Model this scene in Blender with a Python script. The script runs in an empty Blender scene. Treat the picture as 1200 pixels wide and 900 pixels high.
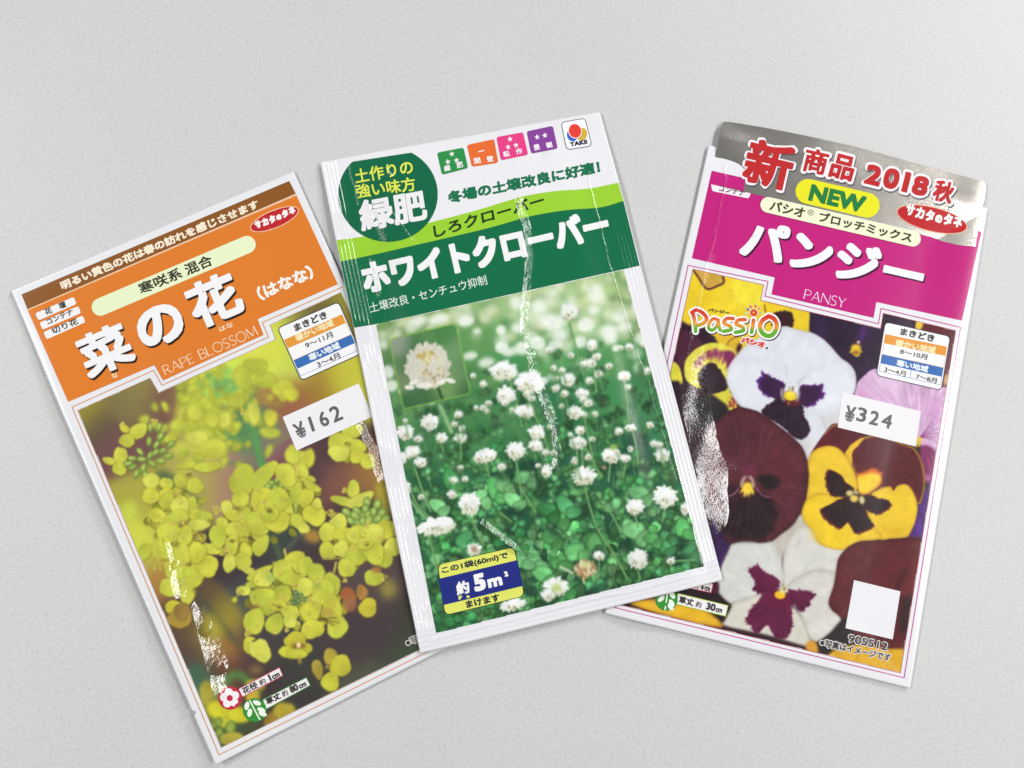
import bpy, bmesh, math, random
import numpy as np
from mathutils import Matrix, Vector
from mathutils.geometry import tessellate_polygon

# ============================================================ camera, world, light, exposure
scn = bpy.context.scene
COL = scn.collection
FPX, PITCH, ROLL, CAM_H = 1100.0, 0.1675, -0.0437, 0.2838      # focal length in photo pixels (1200 wide)

def cam_axes():
    cx, sx, cy, sy = math.cos(PITCH), math.sin(PITCH), math.cos(ROLL), math.sin(ROLL)
    rx = np.array([[1, 0, 0], [0, cx, -sx], [0, sx, cx]])
    ry = np.array([[cy, 0, sy], [0, 1, 0], [-sy, 0, cy]])
    return ry @ rx
CAM = cam_axes()
cam = bpy.data.cameras.new('camera'); cam_o = bpy.data.objects.new('camera', cam); COL.objects.link(cam_o)
cam.sensor_width = 36.0; cam.lens = 36.0 * FPX / 1200.0; cam.clip_start = 0.01; cam.clip_end = 20
m4 = Matrix.Identity(4)
for i in range(3):
    for j in range(3): m4[i][j] = CAM[i][j]
m4.translation = (0, 0, CAM_H); cam_o.matrix_world = m4
scn.camera = cam_o

world = bpy.data.worlds.new('World'); scn.world = world; world.use_nodes = True
bg = world.node_tree.nodes['Background']
bg.inputs[0].default_value = (0.97, 0.985, 1.0, 1); bg.inputs[1].default_value = 0.25
scn.view_settings.view_transform = 'Standard'; scn.view_settings.look = 'None'
scn.view_settings.exposure = -0.13; scn.view_settings.gamma = 1.0

def area(name, loc, target, sx, sy, watts, col):
    l = bpy.data.lights.new(name, 'AREA'); l.shape = 'RECTANGLE'; l.size = sx; l.size_y = sy
    l.energy = watts; l.color = col
    o = bpy.data.objects.new(name, l); COL.objects.link(o); o.location = loc
    d = Vector(target) - Vector(loc); o.rotation_euler = d.to_track_quat('-Z', 'Y').to_euler()
    return o
def strip_lamp(name, a, b, w, radiance):
    a, b = Vector(a), Vector(b); L = (b - a).length
    l = bpy.data.lights.new(name, 'AREA'); l.shape = 'RECTANGLE'; l.size = w; l.size_y = L
    l.energy = radiance * math.pi * w * L; l.color = (1.0, 0.99, 0.97)
    o = bpy.data.objects.new(name, l); COL.objects.link(o); d = (b - a).normalized()
    z = Vector((0, 0, 1)) - d * d.z; z.normalize(); x = d.cross(z)
    m = Matrix((x, d, z)).transposed().to_4x4(); m.translation = (a + b) / 2; o.matrix_world = m
    return o
area('window_light', (0.85, 0.80, 0.72), (0.0, 0.0, 0), 0.42, 0.40, 9.0, (1.0, 0.99, 0.975))
strip_lamp('added_glint_light', (0.98, -0.35, 1.3), (0.98, 0.34, 1.3), 0.15, 44)  # added strip lamp on the right, placed so folds catch a glint
strip_lamp('added_glint_light', (0.98, 0.36, 1.3), (0.98, 0.66, 1.3), 0.02, 60)  # narrow added extension, only to make the pansy packet's thin crease shine
strip_lamp('added_glint_light', (-0.98, -0.50, 1.3), (-0.98, 0.90, 1.3), 0.09, 50)  # added strip lamp on the left, for glints on streaks, ridge and seal ribs

# ============================================================ helpers: colour, meshes, materials
def lin(c):
    c = np.asarray(c, float) / 255.0
    return np.where(c <= 0.04045, c / 12.92, ((c + 0.055) / 1.055) ** 2.4)
ALB = 0.97
def ink(c): return np.clip(lin(c) * ALB, 0, 0.86)

def tag(o, label=None, cat=None, group=None, kind=None):
    for k, v in (('label', label), ('category', cat), ('group', group), ('kind', kind)):
        if v: o[k] = v
    return o

class NT:
    """small node-tree writer"""
    def __init__(s, mat):
        mat.use_nodes = True; s.t = mat.node_tree; s.n = s.t.nodes; s.bsdf = s.n['Principled BSDF']
    def put(s, sock, v):
        if isinstance(v, bpy.types.NodeSocket): s.t.links.new(v, sock)
        else: sock.default_value = v
    def m(s, op, a, b=0.0, c=None, clamp=False):
        n = s.n.new('ShaderNodeMath'); n.operation = op; n.use_clamp = clamp
        s.put(n.inputs[0], a); s.put(n.inputs[1], b)
        if c is not None: s.put(n.inputs[2], c)
        return n.outputs[0]
    def v(s, op, a, b=(0, 0, 0), c=None, scale=None):
        n = s.n.new('ShaderNodeVectorMath'); n.operation = op
        s.put(n.inputs[0], a)
        if c is not None: s.put(n.inputs[2], c)
        if op not in ('LENGTH', 'SCALE'): s.put(n.inputs[1], b)
        if scale is not None: s.put(n.inputs[3], scale)
        return n.outputs[1] if op in ('DOT_PRODUCT', 'LENGTH') else n.outputs[0]
    def noise(s, vec, scale, detail=2.0, rough=0.5, dist=0.0):
        n = s.n.new('ShaderNodeTexNoise'); s.put(n.inputs['Vector'], vec)
        n.inputs['Scale'].default_value = scale; n.inputs['Detail'].default_value = detail
        n.inputs['Roughness'].default_value = rough; n.inputs['Distortion'].default_value = dist
        return n
    def ramp(s, f, lo, hi, a=0.0, b=1.0, smooth=True):
        n = s.n.new('ShaderNodeMapRange'); n.interpolation_type = 'SMOOTHSTEP' if smooth else 'LINEAR'
        s.put(n.inputs[0], f); n.inputs[1].default_value = lo; n.inputs[2].default_value = hi
        n.inputs[3].default_value = a; n.inputs[4].default_value = b
        return n.outputs[0]

# ============================================================ photo measurements -> points on the table
def ray_xy(px, py, z):
    d = np.stack([(np.asarray(px, float) - 600) / FPX, -(np.asarray(py, float) - 450) / FPX, -np.ones_like(np.asarray(px, float))], -1) @ CAM.T
    k = (z - CAM_H) / d[..., 2]
    return d[..., 0] * k, d[..., 1] * k

class Packet:
    """one seed packet: its four measured corners, its own height field and its parent Empty"""
    def __init__(s, name, corners, base, top, label):
        s.base, s.topf = base, top           # functions of (s, t) in metres: underside and upper side
        c = np.array(corners, float)
        zc = top(np.array([0, 1, 1, 0.]), np.array([0, 0, 1, 1.]))
        x, y = ray_xy(c[:, 0], c[:, 1], zc)
        s.org = np.array([x.mean(), y.mean()]); a = math.atan2(y[1] - y[0], x[1] - x[0])
        s.rot = a; ca, sa = math.cos(a), math.sin(a); s.R = np.array([[ca, -sa], [sa, ca]])
        s.c = (np.stack([x, y], 1) - s.org) @ s.R           # corners in local xy: TL TR BR BL
        o = bpy.data.objects.new(name, None); COL.objects.link(o)
        o.empty_display_size = 0.02
        o.location = (s.org[0], s.org[1], 0); o.rotation_euler = (0, 0, a)
        s.root = tag(o, label, 'seed packet', 'seed packets fanned out on the tabletop')
        s.mat = None
    def st2xy(s, a, b):
        a = np.asarray(a, float)[..., None]; b = np.asarray(b, float)[..., None]; c = s.c
        return (c[0] * (1 - a) + c[1] * a) * (1 - b) + (c[3] * (1 - a) + c[2] * a) * b
    def xy2st(s, x, y):
        a = np.full(np.shape(x), .5); b = a.copy(); c = s.c
        for _ in range(4):
            p = s.st2xy(a, b); ex, ey = x - p[..., 0], y - p[..., 1]
            da = (c[1] - c[0]) * (1 - b[..., None]) + (c[2] - c[3]) * b[..., None]
            db = (c[3] - c[0]) * (1 - a[..., None]) + (c[2] - c[1]) * a[..., None]
            det = da[..., 0] * db[..., 1] - da[..., 1] * db[..., 0]
            a = a + (ex * db[..., 1] - ey * db[..., 0]) / det
            b = b + (da[..., 0] * ey - da[..., 1] * ex) / det
        return a, b
    def h(s, x, y):
        return s.topf(*s.xy2st(x, y))
    def on(s, px, py):
        """measured photo points -> local xy on the packet's upper side"""
        z = np.full(np.shape(px), 0.002)
        for _ in range(4):
            X, Y = ray_xy(px, py, z)
            l = (np.stack([X, Y], -1) - s.org) @ s.R
            z = s.h(l[..., 0], l[..., 1])
        return l[..., 0], l[..., 1]
    def loc(s, px, py):
        x, y = s.on(np.array([float(px)]), np.array([float(py)])); return float(x[0]), float(y[0])

def new_obj(name, me, parent, mat):
    me.name = name
    o = bpy.data.objects.new(name, me); COL.objects.link(o)
    if parent: o.parent = parent
    if mat and not me.materials: me.materials.append(mat)
    return o

def set_ink(me, cols):
    a = me.color_attributes.new('ink', 'FLOAT_COLOR', 'POINT')
    c = np.ones((len(me.vertices), 4), np.float32); c[:, :3] = cols
    a.data.foreach_set('color', c.ravel())

# ---------------------------------------------------------------- lettering from Blender's built-in font
_txt = {}
def glyphs(s):
    if s in _txt: return _txt[s]
    c = bpy.data.curves.new('lettering', 'FONT'); c.body = s; c.resolution_u = 4
    o = bpy.data.objects.new('lettering', c); COL.objects.link(o)
    dg = bpy.context.evaluated_depsgraph_get()
    me = bpy.data.meshes.new_from_object(o.evaluated_get(dg))
    v = np.array([w.co[:2] for w in me.vertices]); f = [tuple(p.vertices) for p in me.polygons]
    bpy.data.objects.remove(o); bpy.data.curves.remove(c); bpy.data.meshes.remove(me)
    lo, hi = v.min(0), v.max(0)
    _txt[s] = ((v - lo) / np.maximum(hi - lo, 1e-6), f)
    return _txt[s]

def spline(pts, closed=True, n=6):
    p = np.array(pts, float); N = len(p); out = []
    rng = range(N if closed else N - 1)
    for i in rng:
        if closed: a, b, c, d = p[(i - 1) % N], p[i], p[(i + 1) % N], p[(i + 2) % N]
        else: a, b, c, d = p[max(i - 1, 0)], p[i], p[i + 1], p[min(i + 2, N - 1)]
        for k in range(n):
            t = k / n
            out.append(0.5 * ((2 * b) + (-a + c) * t + (2 * a - 5 * b + 4 * c - d) * t * t + (-a + 3 * b - 3 * c + d) * t ** 3))
    if not closed: out.append(p[-1])
    return np.array(out)

def rquad(c, r, n=5):
    """rounded quadrilateral, corners TL TR BR BL, radius in photo pixels"""
    c = np.array(c, float); out = []
    for i in range(4):
        p, a, b = c[i], c[i - 1], c[(i + 1) % 4]
        u = (a - p) / np.linalg.norm(a - p); w = (b - p) / np.linalg.norm(b - p)
        for k in range(n + 1):
            t = k / n; out.append((1 - t) ** 2 * (p + u * r) + 2 * t * (1 - t) * p + t * t * (p + w * r))
    return np.array(out)

def ellipse(cx, cy, rx, ry, deg=0, n=32):
    t = np.linspace(0, 2 * math.pi, n, endpoint=False); a = math.radians(deg)
    x, y = rx * np.cos(t), ry * np.sin(t)
    return np.stack([cx + x * math.cos(a) - y * math.sin(a), cy + x * math.sin(a) + y * math.cos(a)], 1)

def capsule(a, b, r, n=10):
    a, b = np.array(a, float), np.array(b, float); d = b - a; t0 = math.atan2(d[1], d[0])
    out = [b + r * np.array([math.cos(t0 - math.pi / 2 + math.pi * k / n), math.sin(t0 - math.pi / 2 + math.pi * k / n)]) for k in range(n + 1)]
    out += [a + r * np.array([math.cos(t0 + math.pi / 2 + math.pi * k / n), math.sin(t0 + math.pi / 2 + math.pi * k / n)]) for k in range(n + 1)]
    return np.array(out)

def ribbon(pts, w, closed=False):
    """quads along a polyline with mitred joints; returns verts, faces"""
    p = np.array(pts, float); N = len(p); V = []; F = []
    for i in range(N):
        a = p[i - 1] if (closed or i > 0) else None; b = p[(i + 1) % N] if (closed or i < N - 1) else None
        d1 = (p[i] - a) / max(np.linalg.norm(p[i] - a), 1e-9) if a is not None else None
        d2 = (b - p[i]) / max(np.linalg.norm(b - p[i]), 1e-9) if b is not None else None
        if d1 is None: d1 = d2
        if d2 is None: d2 = d1
        n1 = np.array([-d1[1], d1[0]]); n2 = np.array([-d2[1], d2[0]]); m = n1 + n2; m /= max(np.linalg.norm(m), 1e-9)
        k = w / 2 / max(m @ n1, 0.35); V += [p[i] + m * k, p[i] - m * k]
    for i in range(N if closed else N - 1):
        j = (i + 1) % N; F.append((2 * i, 2 * i + 1, 2 * j + 1, 2 * j))
    return np.array(V), F

class Print:
    """collects flat printed shapes measured in photo pixels and lays them on a packet as ONE mesh"""
    LAYER = 0.00003
    def __init__(s, P, name, parent=None, layer=1, extra=None, grid=8.0, mat=None):
        s.P, s.name, s.parent, s.layer, s.extra, s.grid, s.mat = P, name, parent or P.root, layer, extra, grid, mat
        s.items = []
    def raw(s, V, F, col, dz=0.0):
        s.items.append((np.array(V, float), F, col, dz))
    def poly(s, pts, col, dz=0.0):
        pts = np.array(pts, float)
        s.raw(pts, tessellate_polygon([[Vector((p[0], p[1], 0)) for p in pts]]), col, dz)
    def line(s, pts, w, col, dz=0.0, closed=False):
        V, F = ribbon(pts, w, closed); s.raw(V, F, col, dz)
    def text(s, t, bl, br, tl, col, bold=0.0, dz=0.0, shift=(0, 0), rim=False):
        """ink box of the string: bottom-left, bottom-right, top-left; bold = extra stroke radius in pixels"""
        V, F = glyphs(t); bl, br, tl = (np.array(q, float) for q in (bl, br, tl))
        ex, ey = br - bl, tl - bl; lx, ly = np.linalg.norm(ex), np.linalg.norm(ey)
        k = 0.0 if rim else min(bold, 0.2 * ly)
        bx, by = k / lx, k / ly
        W = bl + ((V[:, :1] * (1 - 2 * bx) + bx) * ex + (V[:, 1:] * (1 - 2 * by) + by) * ey) + np.array(shift)
        offs = [(0.0, 0.0)]
        if bold > 0:
            rings = [(bold, 8 if bold < 1.2 else 16)] + ([(bold * 0.5, 8)] if bold > 1.0 else [])
            nx, ny = ex / lx, ey / ly
            for r, n in rings:
                for q in range(n):
                    a = 2 * math.pi * q / n; u, w = math.cos(a), math.sin(a)
                    if not rim: k2 = min(1.0 / max(abs(u), abs(w)), 1.3); u, w = u * k2, w * k2        # heavy gothic letters keep square ends
                    offs.append(tuple(nx * u * r + ny * w * r))
        for i, o in enumerate(offs): s.raw(W + np.array(o), F, col, dz + i * 0.012)
    def build(s, label=None, thick=0.0):
        P = s.P; AV, AF, AC, AZ = [], [], [], []; n0 = 0
        for V, F, col, dz in s.items:
            bm = bmesh.new(); vs = [bm.verts.new((p[0], p[1], 0)) for p in V]
            for f in F:
                try: bm.faces.new([vs[i] for i in f])
                except ValueError: pass
            lo, hi = V.min(0), V.max(0)
            for ax in (0, 1):
                g = math.ceil(lo[ax] / s.grid) * s.grid
                while g < hi[ax]:
                    co = [0, 0, 0]; no = [0, 0, 0]; co[ax] = g; no[ax] = 1
                    bmesh.ops.bisect_plane(bm, geom=bm.verts[:] + bm.edges[:] + bm.faces[:], plane_co=co, plane_no=no, dist=1e-4); g += s.grid
            bmesh.ops.triangulate(bm, faces=bm.faces[:]); bm.verts.index_update()
            W = np.array([v.co[:2] for v in bm.verts]); AV.append(W)
            for f in bm.faces:
                q = [v.index for v in f.verts]; a, b, c = (W[i] for i in q)
                if (b[0] - a[0]) * (c[1] - a[1]) - (b[1] - a[1]) * (c[0] - a[0]) > 0: q.reverse()     # photo y runs down
                AF.append(tuple(i + n0 for i in q))
            n0 += len(W); bm.free()
            AC.append(np.broadcast_to(ink(col(W[:, 0], W[:, 1]) if callable(col) else col), (len(W), 3)))
            AZ.append(np.full(len(W), (s.layer + dz) * s.LAYER))
        W = np.concatenate(AV); C = np.concatenate(AC); Z = np.concatenate(AZ)
        x, y = P.on(W[:, 0], W[:, 1])
        def H(x, y):
            z = P.h(x, y)
            return z + s.extra(x, y) if s.extra else z
        z = H(x, y); e = 2e-4
        nx = -(H(x + e, y) - H(x - e, y)) / (2 * e); ny = -(H(x, y + e) - H(x, y - e)) / (2 * e)
        N = np.stack([nx, ny, np.ones_like(nx)], 1); N /= np.linalg.norm(N, axis=1)[:, None]
        co = np.stack([x, y, z + Z], 1); me = bpy.data.meshes.new(s.name)
        n = len(co)
        if thick:
            ec = {}
            for f in AF:
                for i in range(3):
                    k = (f[i], f[(i + 1) % 3]); ec[k] = ec.get(k, 0) + 1
            rim = [k for k in ec if (k[1], k[0]) not in ec]
            low = co.copy(); low[:, 2] -= thick
            F2 = list(AF) + [tuple(i + n for i in reversed(f)) for f in AF] + [(b, a, a + n, b + n) for a, b in rim]
            me.from_pydata(np.concatenate([co, low]).tolist(), [], F2); C = np.concatenate([C, C])
            nf = len(AF)
            me.polygons.foreach_set('use_smooth', [i < 2 * nf for i in range(len(F2))])
        else:
            me.from_pydata(co.tolist(), [], AF)
            me.polygons.foreach_set('use_smooth', [True] * len(AF))
        me.update(); set_ink(me, C)
        if thick:
            LN = []
            for p in me.polygons:
                for li in p.loop_indices:
                    v = me.loops[li].vertex_index
                    LN.append(tuple(N[v]) if p.index < len(AF) else tuple(p.normal))
            me.normals_split_custom_set(LN)
        else: me.normals_split_custom_set_from_vertices(N.tolist())
        o = new_obj(s.name, me, s.parent, s.mat or P.mat)
        if label: o['label'] = label
        return o

# ---------------------------------------------------------------- printed photographs: a small painter on a pixel raster
class Noise:
    def __init__(s, seed): s.g = np.random.RandomState(seed).rand(128, 128)
    def __call__(s, x, y):
        xi, yi = np.floor(x).astype(int), np.floor(y).astype(int); fx, fy = x - xi, y - yi
        fx, fy = fx * fx * (3 - 2 * fx), fy * fy * (3 - 2 * fy); g = s.g
        a, b = g[yi % 128, xi % 128], g[yi % 128, (xi + 1) % 128]; c, d = g[(yi + 1) % 128, xi % 128], g[(yi + 1) % 128, (xi + 1) % 128]
        return (a * (1 - fx) + b * fx) * (1 - fy) + (c * (1 - fx) + d * fx) * fy - 0.5
NZ = Noise(7)

def box(a, r, axis):
    if r < 1: return a
    pad = [(0, 0)] * a.ndim; pad[axis] = (r + 1, r)
    c = np.cumsum(np.pad(a, pad, mode='edge'), axis=axis); n = a.shape[axis]
    s1 = [slice(None)] * a.ndim; s2 = [slice(None)] * a.ndim
    s1[axis] = slice(2 * r + 1, 2 * r + 1 + n); s2[axis] = slice(0, n)
    return (c[tuple(s1)] - c[tuple(s2)]) / (2 * r + 1)
def blur(a, sig):
    r = int(round(sig * 1.0))
    if r < 1:
        if sig < 0.3: return a
        k = min(sig, 0.9) * 0.33
        b = np.pad(a, [(1, 1), (1, 1)] + [(0, 0)] * (a.ndim - 2), mode='edge')
        a = a * (1 - 2 * k) + k * (b[2:, 1:-1] + b[:-2, 1:-1])
        b = np.pad(a, [(1, 1), (1, 1)] + [(0, 0)] * (a.ndim - 2), mode='edge')
        return a * (1 - 2 * k) + k * (b[1:-1, 2:] + b[1:-1, :-2])
    for _ in range(3): a = box(box(a, r, 0), r, 1)
    return a

class Canvas:
    def __init__(s, x0, y0, x1, y1, S=2.0):
        s.x0, s.y0, s.S = x0, y0, S; s.W, s.H = int((x1 - x0) * S), int((y1 - y0) * S)
        s.Y, s.X = np.mgrid[0:s.H, 0:s.W].astype(np.float64)
        s.X = s.X / S + x0; s.Y = s.Y / S + y0
        s.img = np.zeros((s.H, s.W, 3))
    def splats(s, pts, sig):
        pts = np.array(pts, float); num = np.zeros((s.H, s.W, 3)); den = np.full((s.H, s.W), 1e-12)
        for p in pts:
            w = np.exp(-((s.X - p[0]) ** 2 + (s.Y - p[1]) ** 2) / (2 * sig * sig)) + 1e-7 / (1 + (s.X - p[0]) ** 2 + (s.Y - p[1]) ** 2)
            num += w[..., None] * p[2:5] / 255.0; den += w
        s.img = num / den[..., None]
    def win(s, lo, hi, pad):
        i0 = max(int((lo[0] - pad - s.x0) * s.S), 0); i1 = min(int((hi[0] + pad - s.x0) * s.S) + 2, s.W)
        j0 = max(int((lo[1] - pad - s.y0) * s.S), 0); j1 = min(int((hi[1] + pad - s.y0) * s.S) + 2, s.H)
        if i1 <= i0 or j1 <= j0: return None
        return (slice(j0, j1), slice(i0, i1))
    def over(s, sl, a, col):
        col = np.asarray(col, float)
        s.img[sl] = s.img[sl] * (1 - a[..., None]) + (col / 255.0) * a[..., None]
    def mask(s, pts, feather):
        p = np.asarray(pts, float); sl = s.win(p.min(0), p.max(0), feather * 3 + 1)
        if sl is None: return None, None
        X, Y = s.X[sl], s.Y[sl]; ins = np.zeros(X.shape, bool); q = np.roll(p, -1, 0)
        for (ax, ay), (bx, by) in zip(p, q):
            if ay == by: continue
            ins ^= ((ay > Y) != (by > Y)) & (X < (bx - ax) * (Y - ay) / (by - ay) + ax)
        return sl, blur(ins.astype(float), feather * s.S)
    def shape(s, pts, col, feather=0.5, smooth=True, rag=0.0, op=1.0, mottle=0.05, edge=None, eye=None, vein=0.0, inner=None, seed=0, halo=None):
        """a painted patch. edge=(colour,width) tints the rim; inner=(cx,cy,r,colour) a radial blend; eye+vein: radial streaks"""
        p = spline(pts) if smooth else np.array(pts, float)
        if rag:
            rs = np.random.RandomState(seed + len(p)); n = len(p)
            m = max(int(np.linalg.norm(np.diff(p, axis=0), axis=1).sum() / 1.1), 8)
            tt = np.linspace(0, n, m, endpoint=False); i = tt.astype(int); f = (tt - i)[:, None]
            d = p[i] * (1 - f) + p[(i + 1) % n] * f; c = p.mean(0); v = d - c; v /= np.linalg.norm(v, axis=1)[:, None]
            amp = rag * (rs.rand(m) * 1.0 - 0.35) * np.where(np.arange(m) % 2 == 0, 1.0, -0.55); p = d + v * amp[:, None]
        if halo:
            sl, a = s.mask(p + np.array(halo[2]), halo[1])
            if sl is not None: s.over(sl, np.clip(a * halo[3], 0, 1), halo[0])
        sl, a = s.mask(p, feather)
        if sl is None: return
        X, Y = s.X[sl], s.Y[sl]; c = np.broadcast_to(np.asarray(col, float), X.shape + (3,)).copy()
        if inner:
            w = np.clip(1 - np.hypot(X - inner[0], Y - inner[1]) / inner[2], 0, 1)[..., None]; w = w * w * (3 - 2 * w)
            c = c * (1 - w) + np.array(inner[3], float) * w
        if edge:
            w = np.clip((1 - blur(a, edge[1] * s.S)) * 2, 0, 1)[..., None]; c = c * (1 - w) + np.array(edge[0], float) * w
        g = 1 + mottle * (NZ(X / 9 + seed, Y / 9) * 1.4 + NZ(X / 3.3, Y / 3.3 + seed) * 0.8 + NZ(X / 1.1, Y / 1.1) * 0.5)
        if eye and vein:
            th = np.arctan2(Y - eye[1], X - eye[0]); r = np.hypot(X - eye[0], Y - eye[1])
            g = g * (1 + vein * NZ(th * 24 + seed, r / 22) + vein * 0.7 * NZ(th * 55, r / 12 + seed))
        s.over(sl, a * op, c * g[..., None])
    def dot(s, cx, cy, rx, ry, deg, col, feather=0.5, op=1.0, **k):
        s.shape(ellipse(cx, cy, rx, ry, deg, 18), col, feather, False, op=op, **k)
    def stroke(s, pts, w, col, feather=0.5, op=1.0, taper=False):
        p = spline(pts, False, 5) if len(pts) > 2 else np.array(pts, float)
        d = np.gradient(p, axis=0); n = np.stack([-d[:, 1], d[:, 0]], 1); n /= np.maximum(np.linalg.norm(n, axis=1), 1e-9)[:, None]
        k = np.linspace(1, 0.25, len(p))[:, None] if taper else 1.0
        s.shape(np.concatenate([p + n * w / 2 * k, (p - n * w / 2 * k)[::-1]]), col, feather, False, op=op)
    def grain(s, amp, seed=3):
        rs = np.random.RandomState(seed); n = rs.randn(s.H, s.W); n = blur(n, 0.8)
        s.img = np.clip(s.img * (1 + amp * n[..., None]), 0, 1)
    def sample(s, px, py):
        x = np.clip((px - s.x0) * s.S, 0, s.W - 1.001); y = np.clip((py - s.y0) * s.S, 0, s.H - 1.001)
        i, j = x.astype(int), y.astype(int); fx, fy = (x - i)[:, None], (y - j)[:, None]; g = s.img
        return (g[j, i] * (1 - fx) + g[j, i + 1] * fx) * (1 - fy) + (g[j + 1, i] * (1 - fx) + g[j + 1, i + 1] * fx) * fy

def inside(px, py, poly):
    p = np.array(poly, float); q = np.roll(p, -1, 0); r = np.zeros(px.shape, bool)
    for (ax, ay), (bx, by) in zip(p, q):
        if ay != by: r ^= ((ay > py) != (by > py)) & (px < (bx - ax) * (py - ay) / (by - ay) + ax)
    return r

def project(P, x, y, z):
    X = np.stack([x, y], -1) @ P.R.T + P.org
    q = np.stack([X[..., 0], X[..., 1], z - CAM_H], -1) @ CAM
    return 600 + FPX * q[..., 0] / -q[..., 2], 450 - FPX * q[..., 1] / -q[..., 2]

def photo_print(P, canvas, poly, layer=1, step=0.00019, label=None):
    """the printed picture: a fine sheet following the packet, each vertex carrying its ink"""
    pl = np.array(poly, float); x, y = P.on(pl[:, 0], pl[:, 1])
    gx = np.arange(x.min() - step, x.max() + 2 * step, step); gy = np.arange(y.min() - step, y.max() + 2 * step, step)
    GX, GY = np.meshgrid(gx, gy); fx, fy = GX.ravel(), GY.ravel(); z = P.h(fx, fy)
    px, py = project(P, fx, fy, z)
    keep = inside(px, py, pl).reshape(GX.shape)
    fk = keep[:-1, :-1] & keep[1:, :-1] & keep[:-1, 1:] & keep[1:, 1:]
    idx = np.arange(GX.size).reshape(GX.shape)
    F = np.stack([idx[:-1, :-1][fk], idx[:-1, 1:][fk], idx[1:, 1:][fk], idx[1:, :-1][fk]], 1)
    used = np.unique(F); mp = np.full(GX.size, -1); mp[used] = np.arange(len(used)); F = mp[F]
    me = bpy.data.meshes.new('photo_print'); nv, nf = len(used), len(F)
    me.vertices.add(nv); me.loops.add(nf * 4); me.polygons.add(nf)
    me.vertices.foreach_set('co', np.stack([fx[used], fy[used], z[used] + layer * Print.LAYER], 1).astype(np.float32).ravel())
    me.loops.foreach_set('vertex_index', F.astype(np.int32).ravel())
    me.polygons.foreach_set('loop_start', np.arange(0, nf * 4, 4, dtype=np.int32))
    me.polygons.foreach_set('use_smooth', np.ones(nf, bool)); me.update(calc_edges=True)
    set_ink(me, ink(canvas.sample(px[used], py[used]) * 255))
    o = new_obj('photo_print', me, P.root, P.mat)
    if label: o['label'] = label
    return o

def pouch(P, col, n=180, m=290, notch=None, label=None):
    """closed packet: upper side, underside and edges"""
    a, b = np.meshgrid(np.linspace(0, 1, n), np.linspace(0, 1, m)); a0, b0 = a.ravel(), b.ravel()
    aa = a0.copy()
    if notch: aa = aa + 0.014 * np.clip(1 - np.abs(b0 - notch) / 0.004, 0, 1) * np.clip(1 - a0 * 20, 0, 1)
    xy = P.st2xy(aa, b0); zt = P.topf(a0, b0); zb = np.minimum(P.base(a0, b0), zt - 0.00012)
    co = np.concatenate([np.c_[xy, zt], np.c_[xy, zb]]); k = n * m
    idx = np.arange(k).reshape(m, n)
    T = np.stack([idx[:-1, :-1], idx[1:, :-1], idx[1:, 1:], idx[:-1, 1:]], -1).reshape(-1, 4)
    ring = np.concatenate([idx[0, :], idx[1:, -1], idx[-1, -2::-1], idx[-2:0:-1, 0]]); r2 = np.roll(ring, -1)
    S = np.stack([ring, r2, r2 + k, ring + k], 1)
    F = np.concatenate([T, T[:, ::-1] + k, S])
    me = bpy.data.meshes.new('pouch'); me.from_pydata(co.tolist(), [], F.tolist())
    me.polygons.foreach_set('use_smooth', np.arange(len(F)) < 2 * len(T)); me.update()
    set_ink(me, np.broadcast_to(ink(col), (len(co), 3)))
    o = new_obj('pouch', me, P.root, P.mat)
    if label: o['label'] = label
    return o

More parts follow.
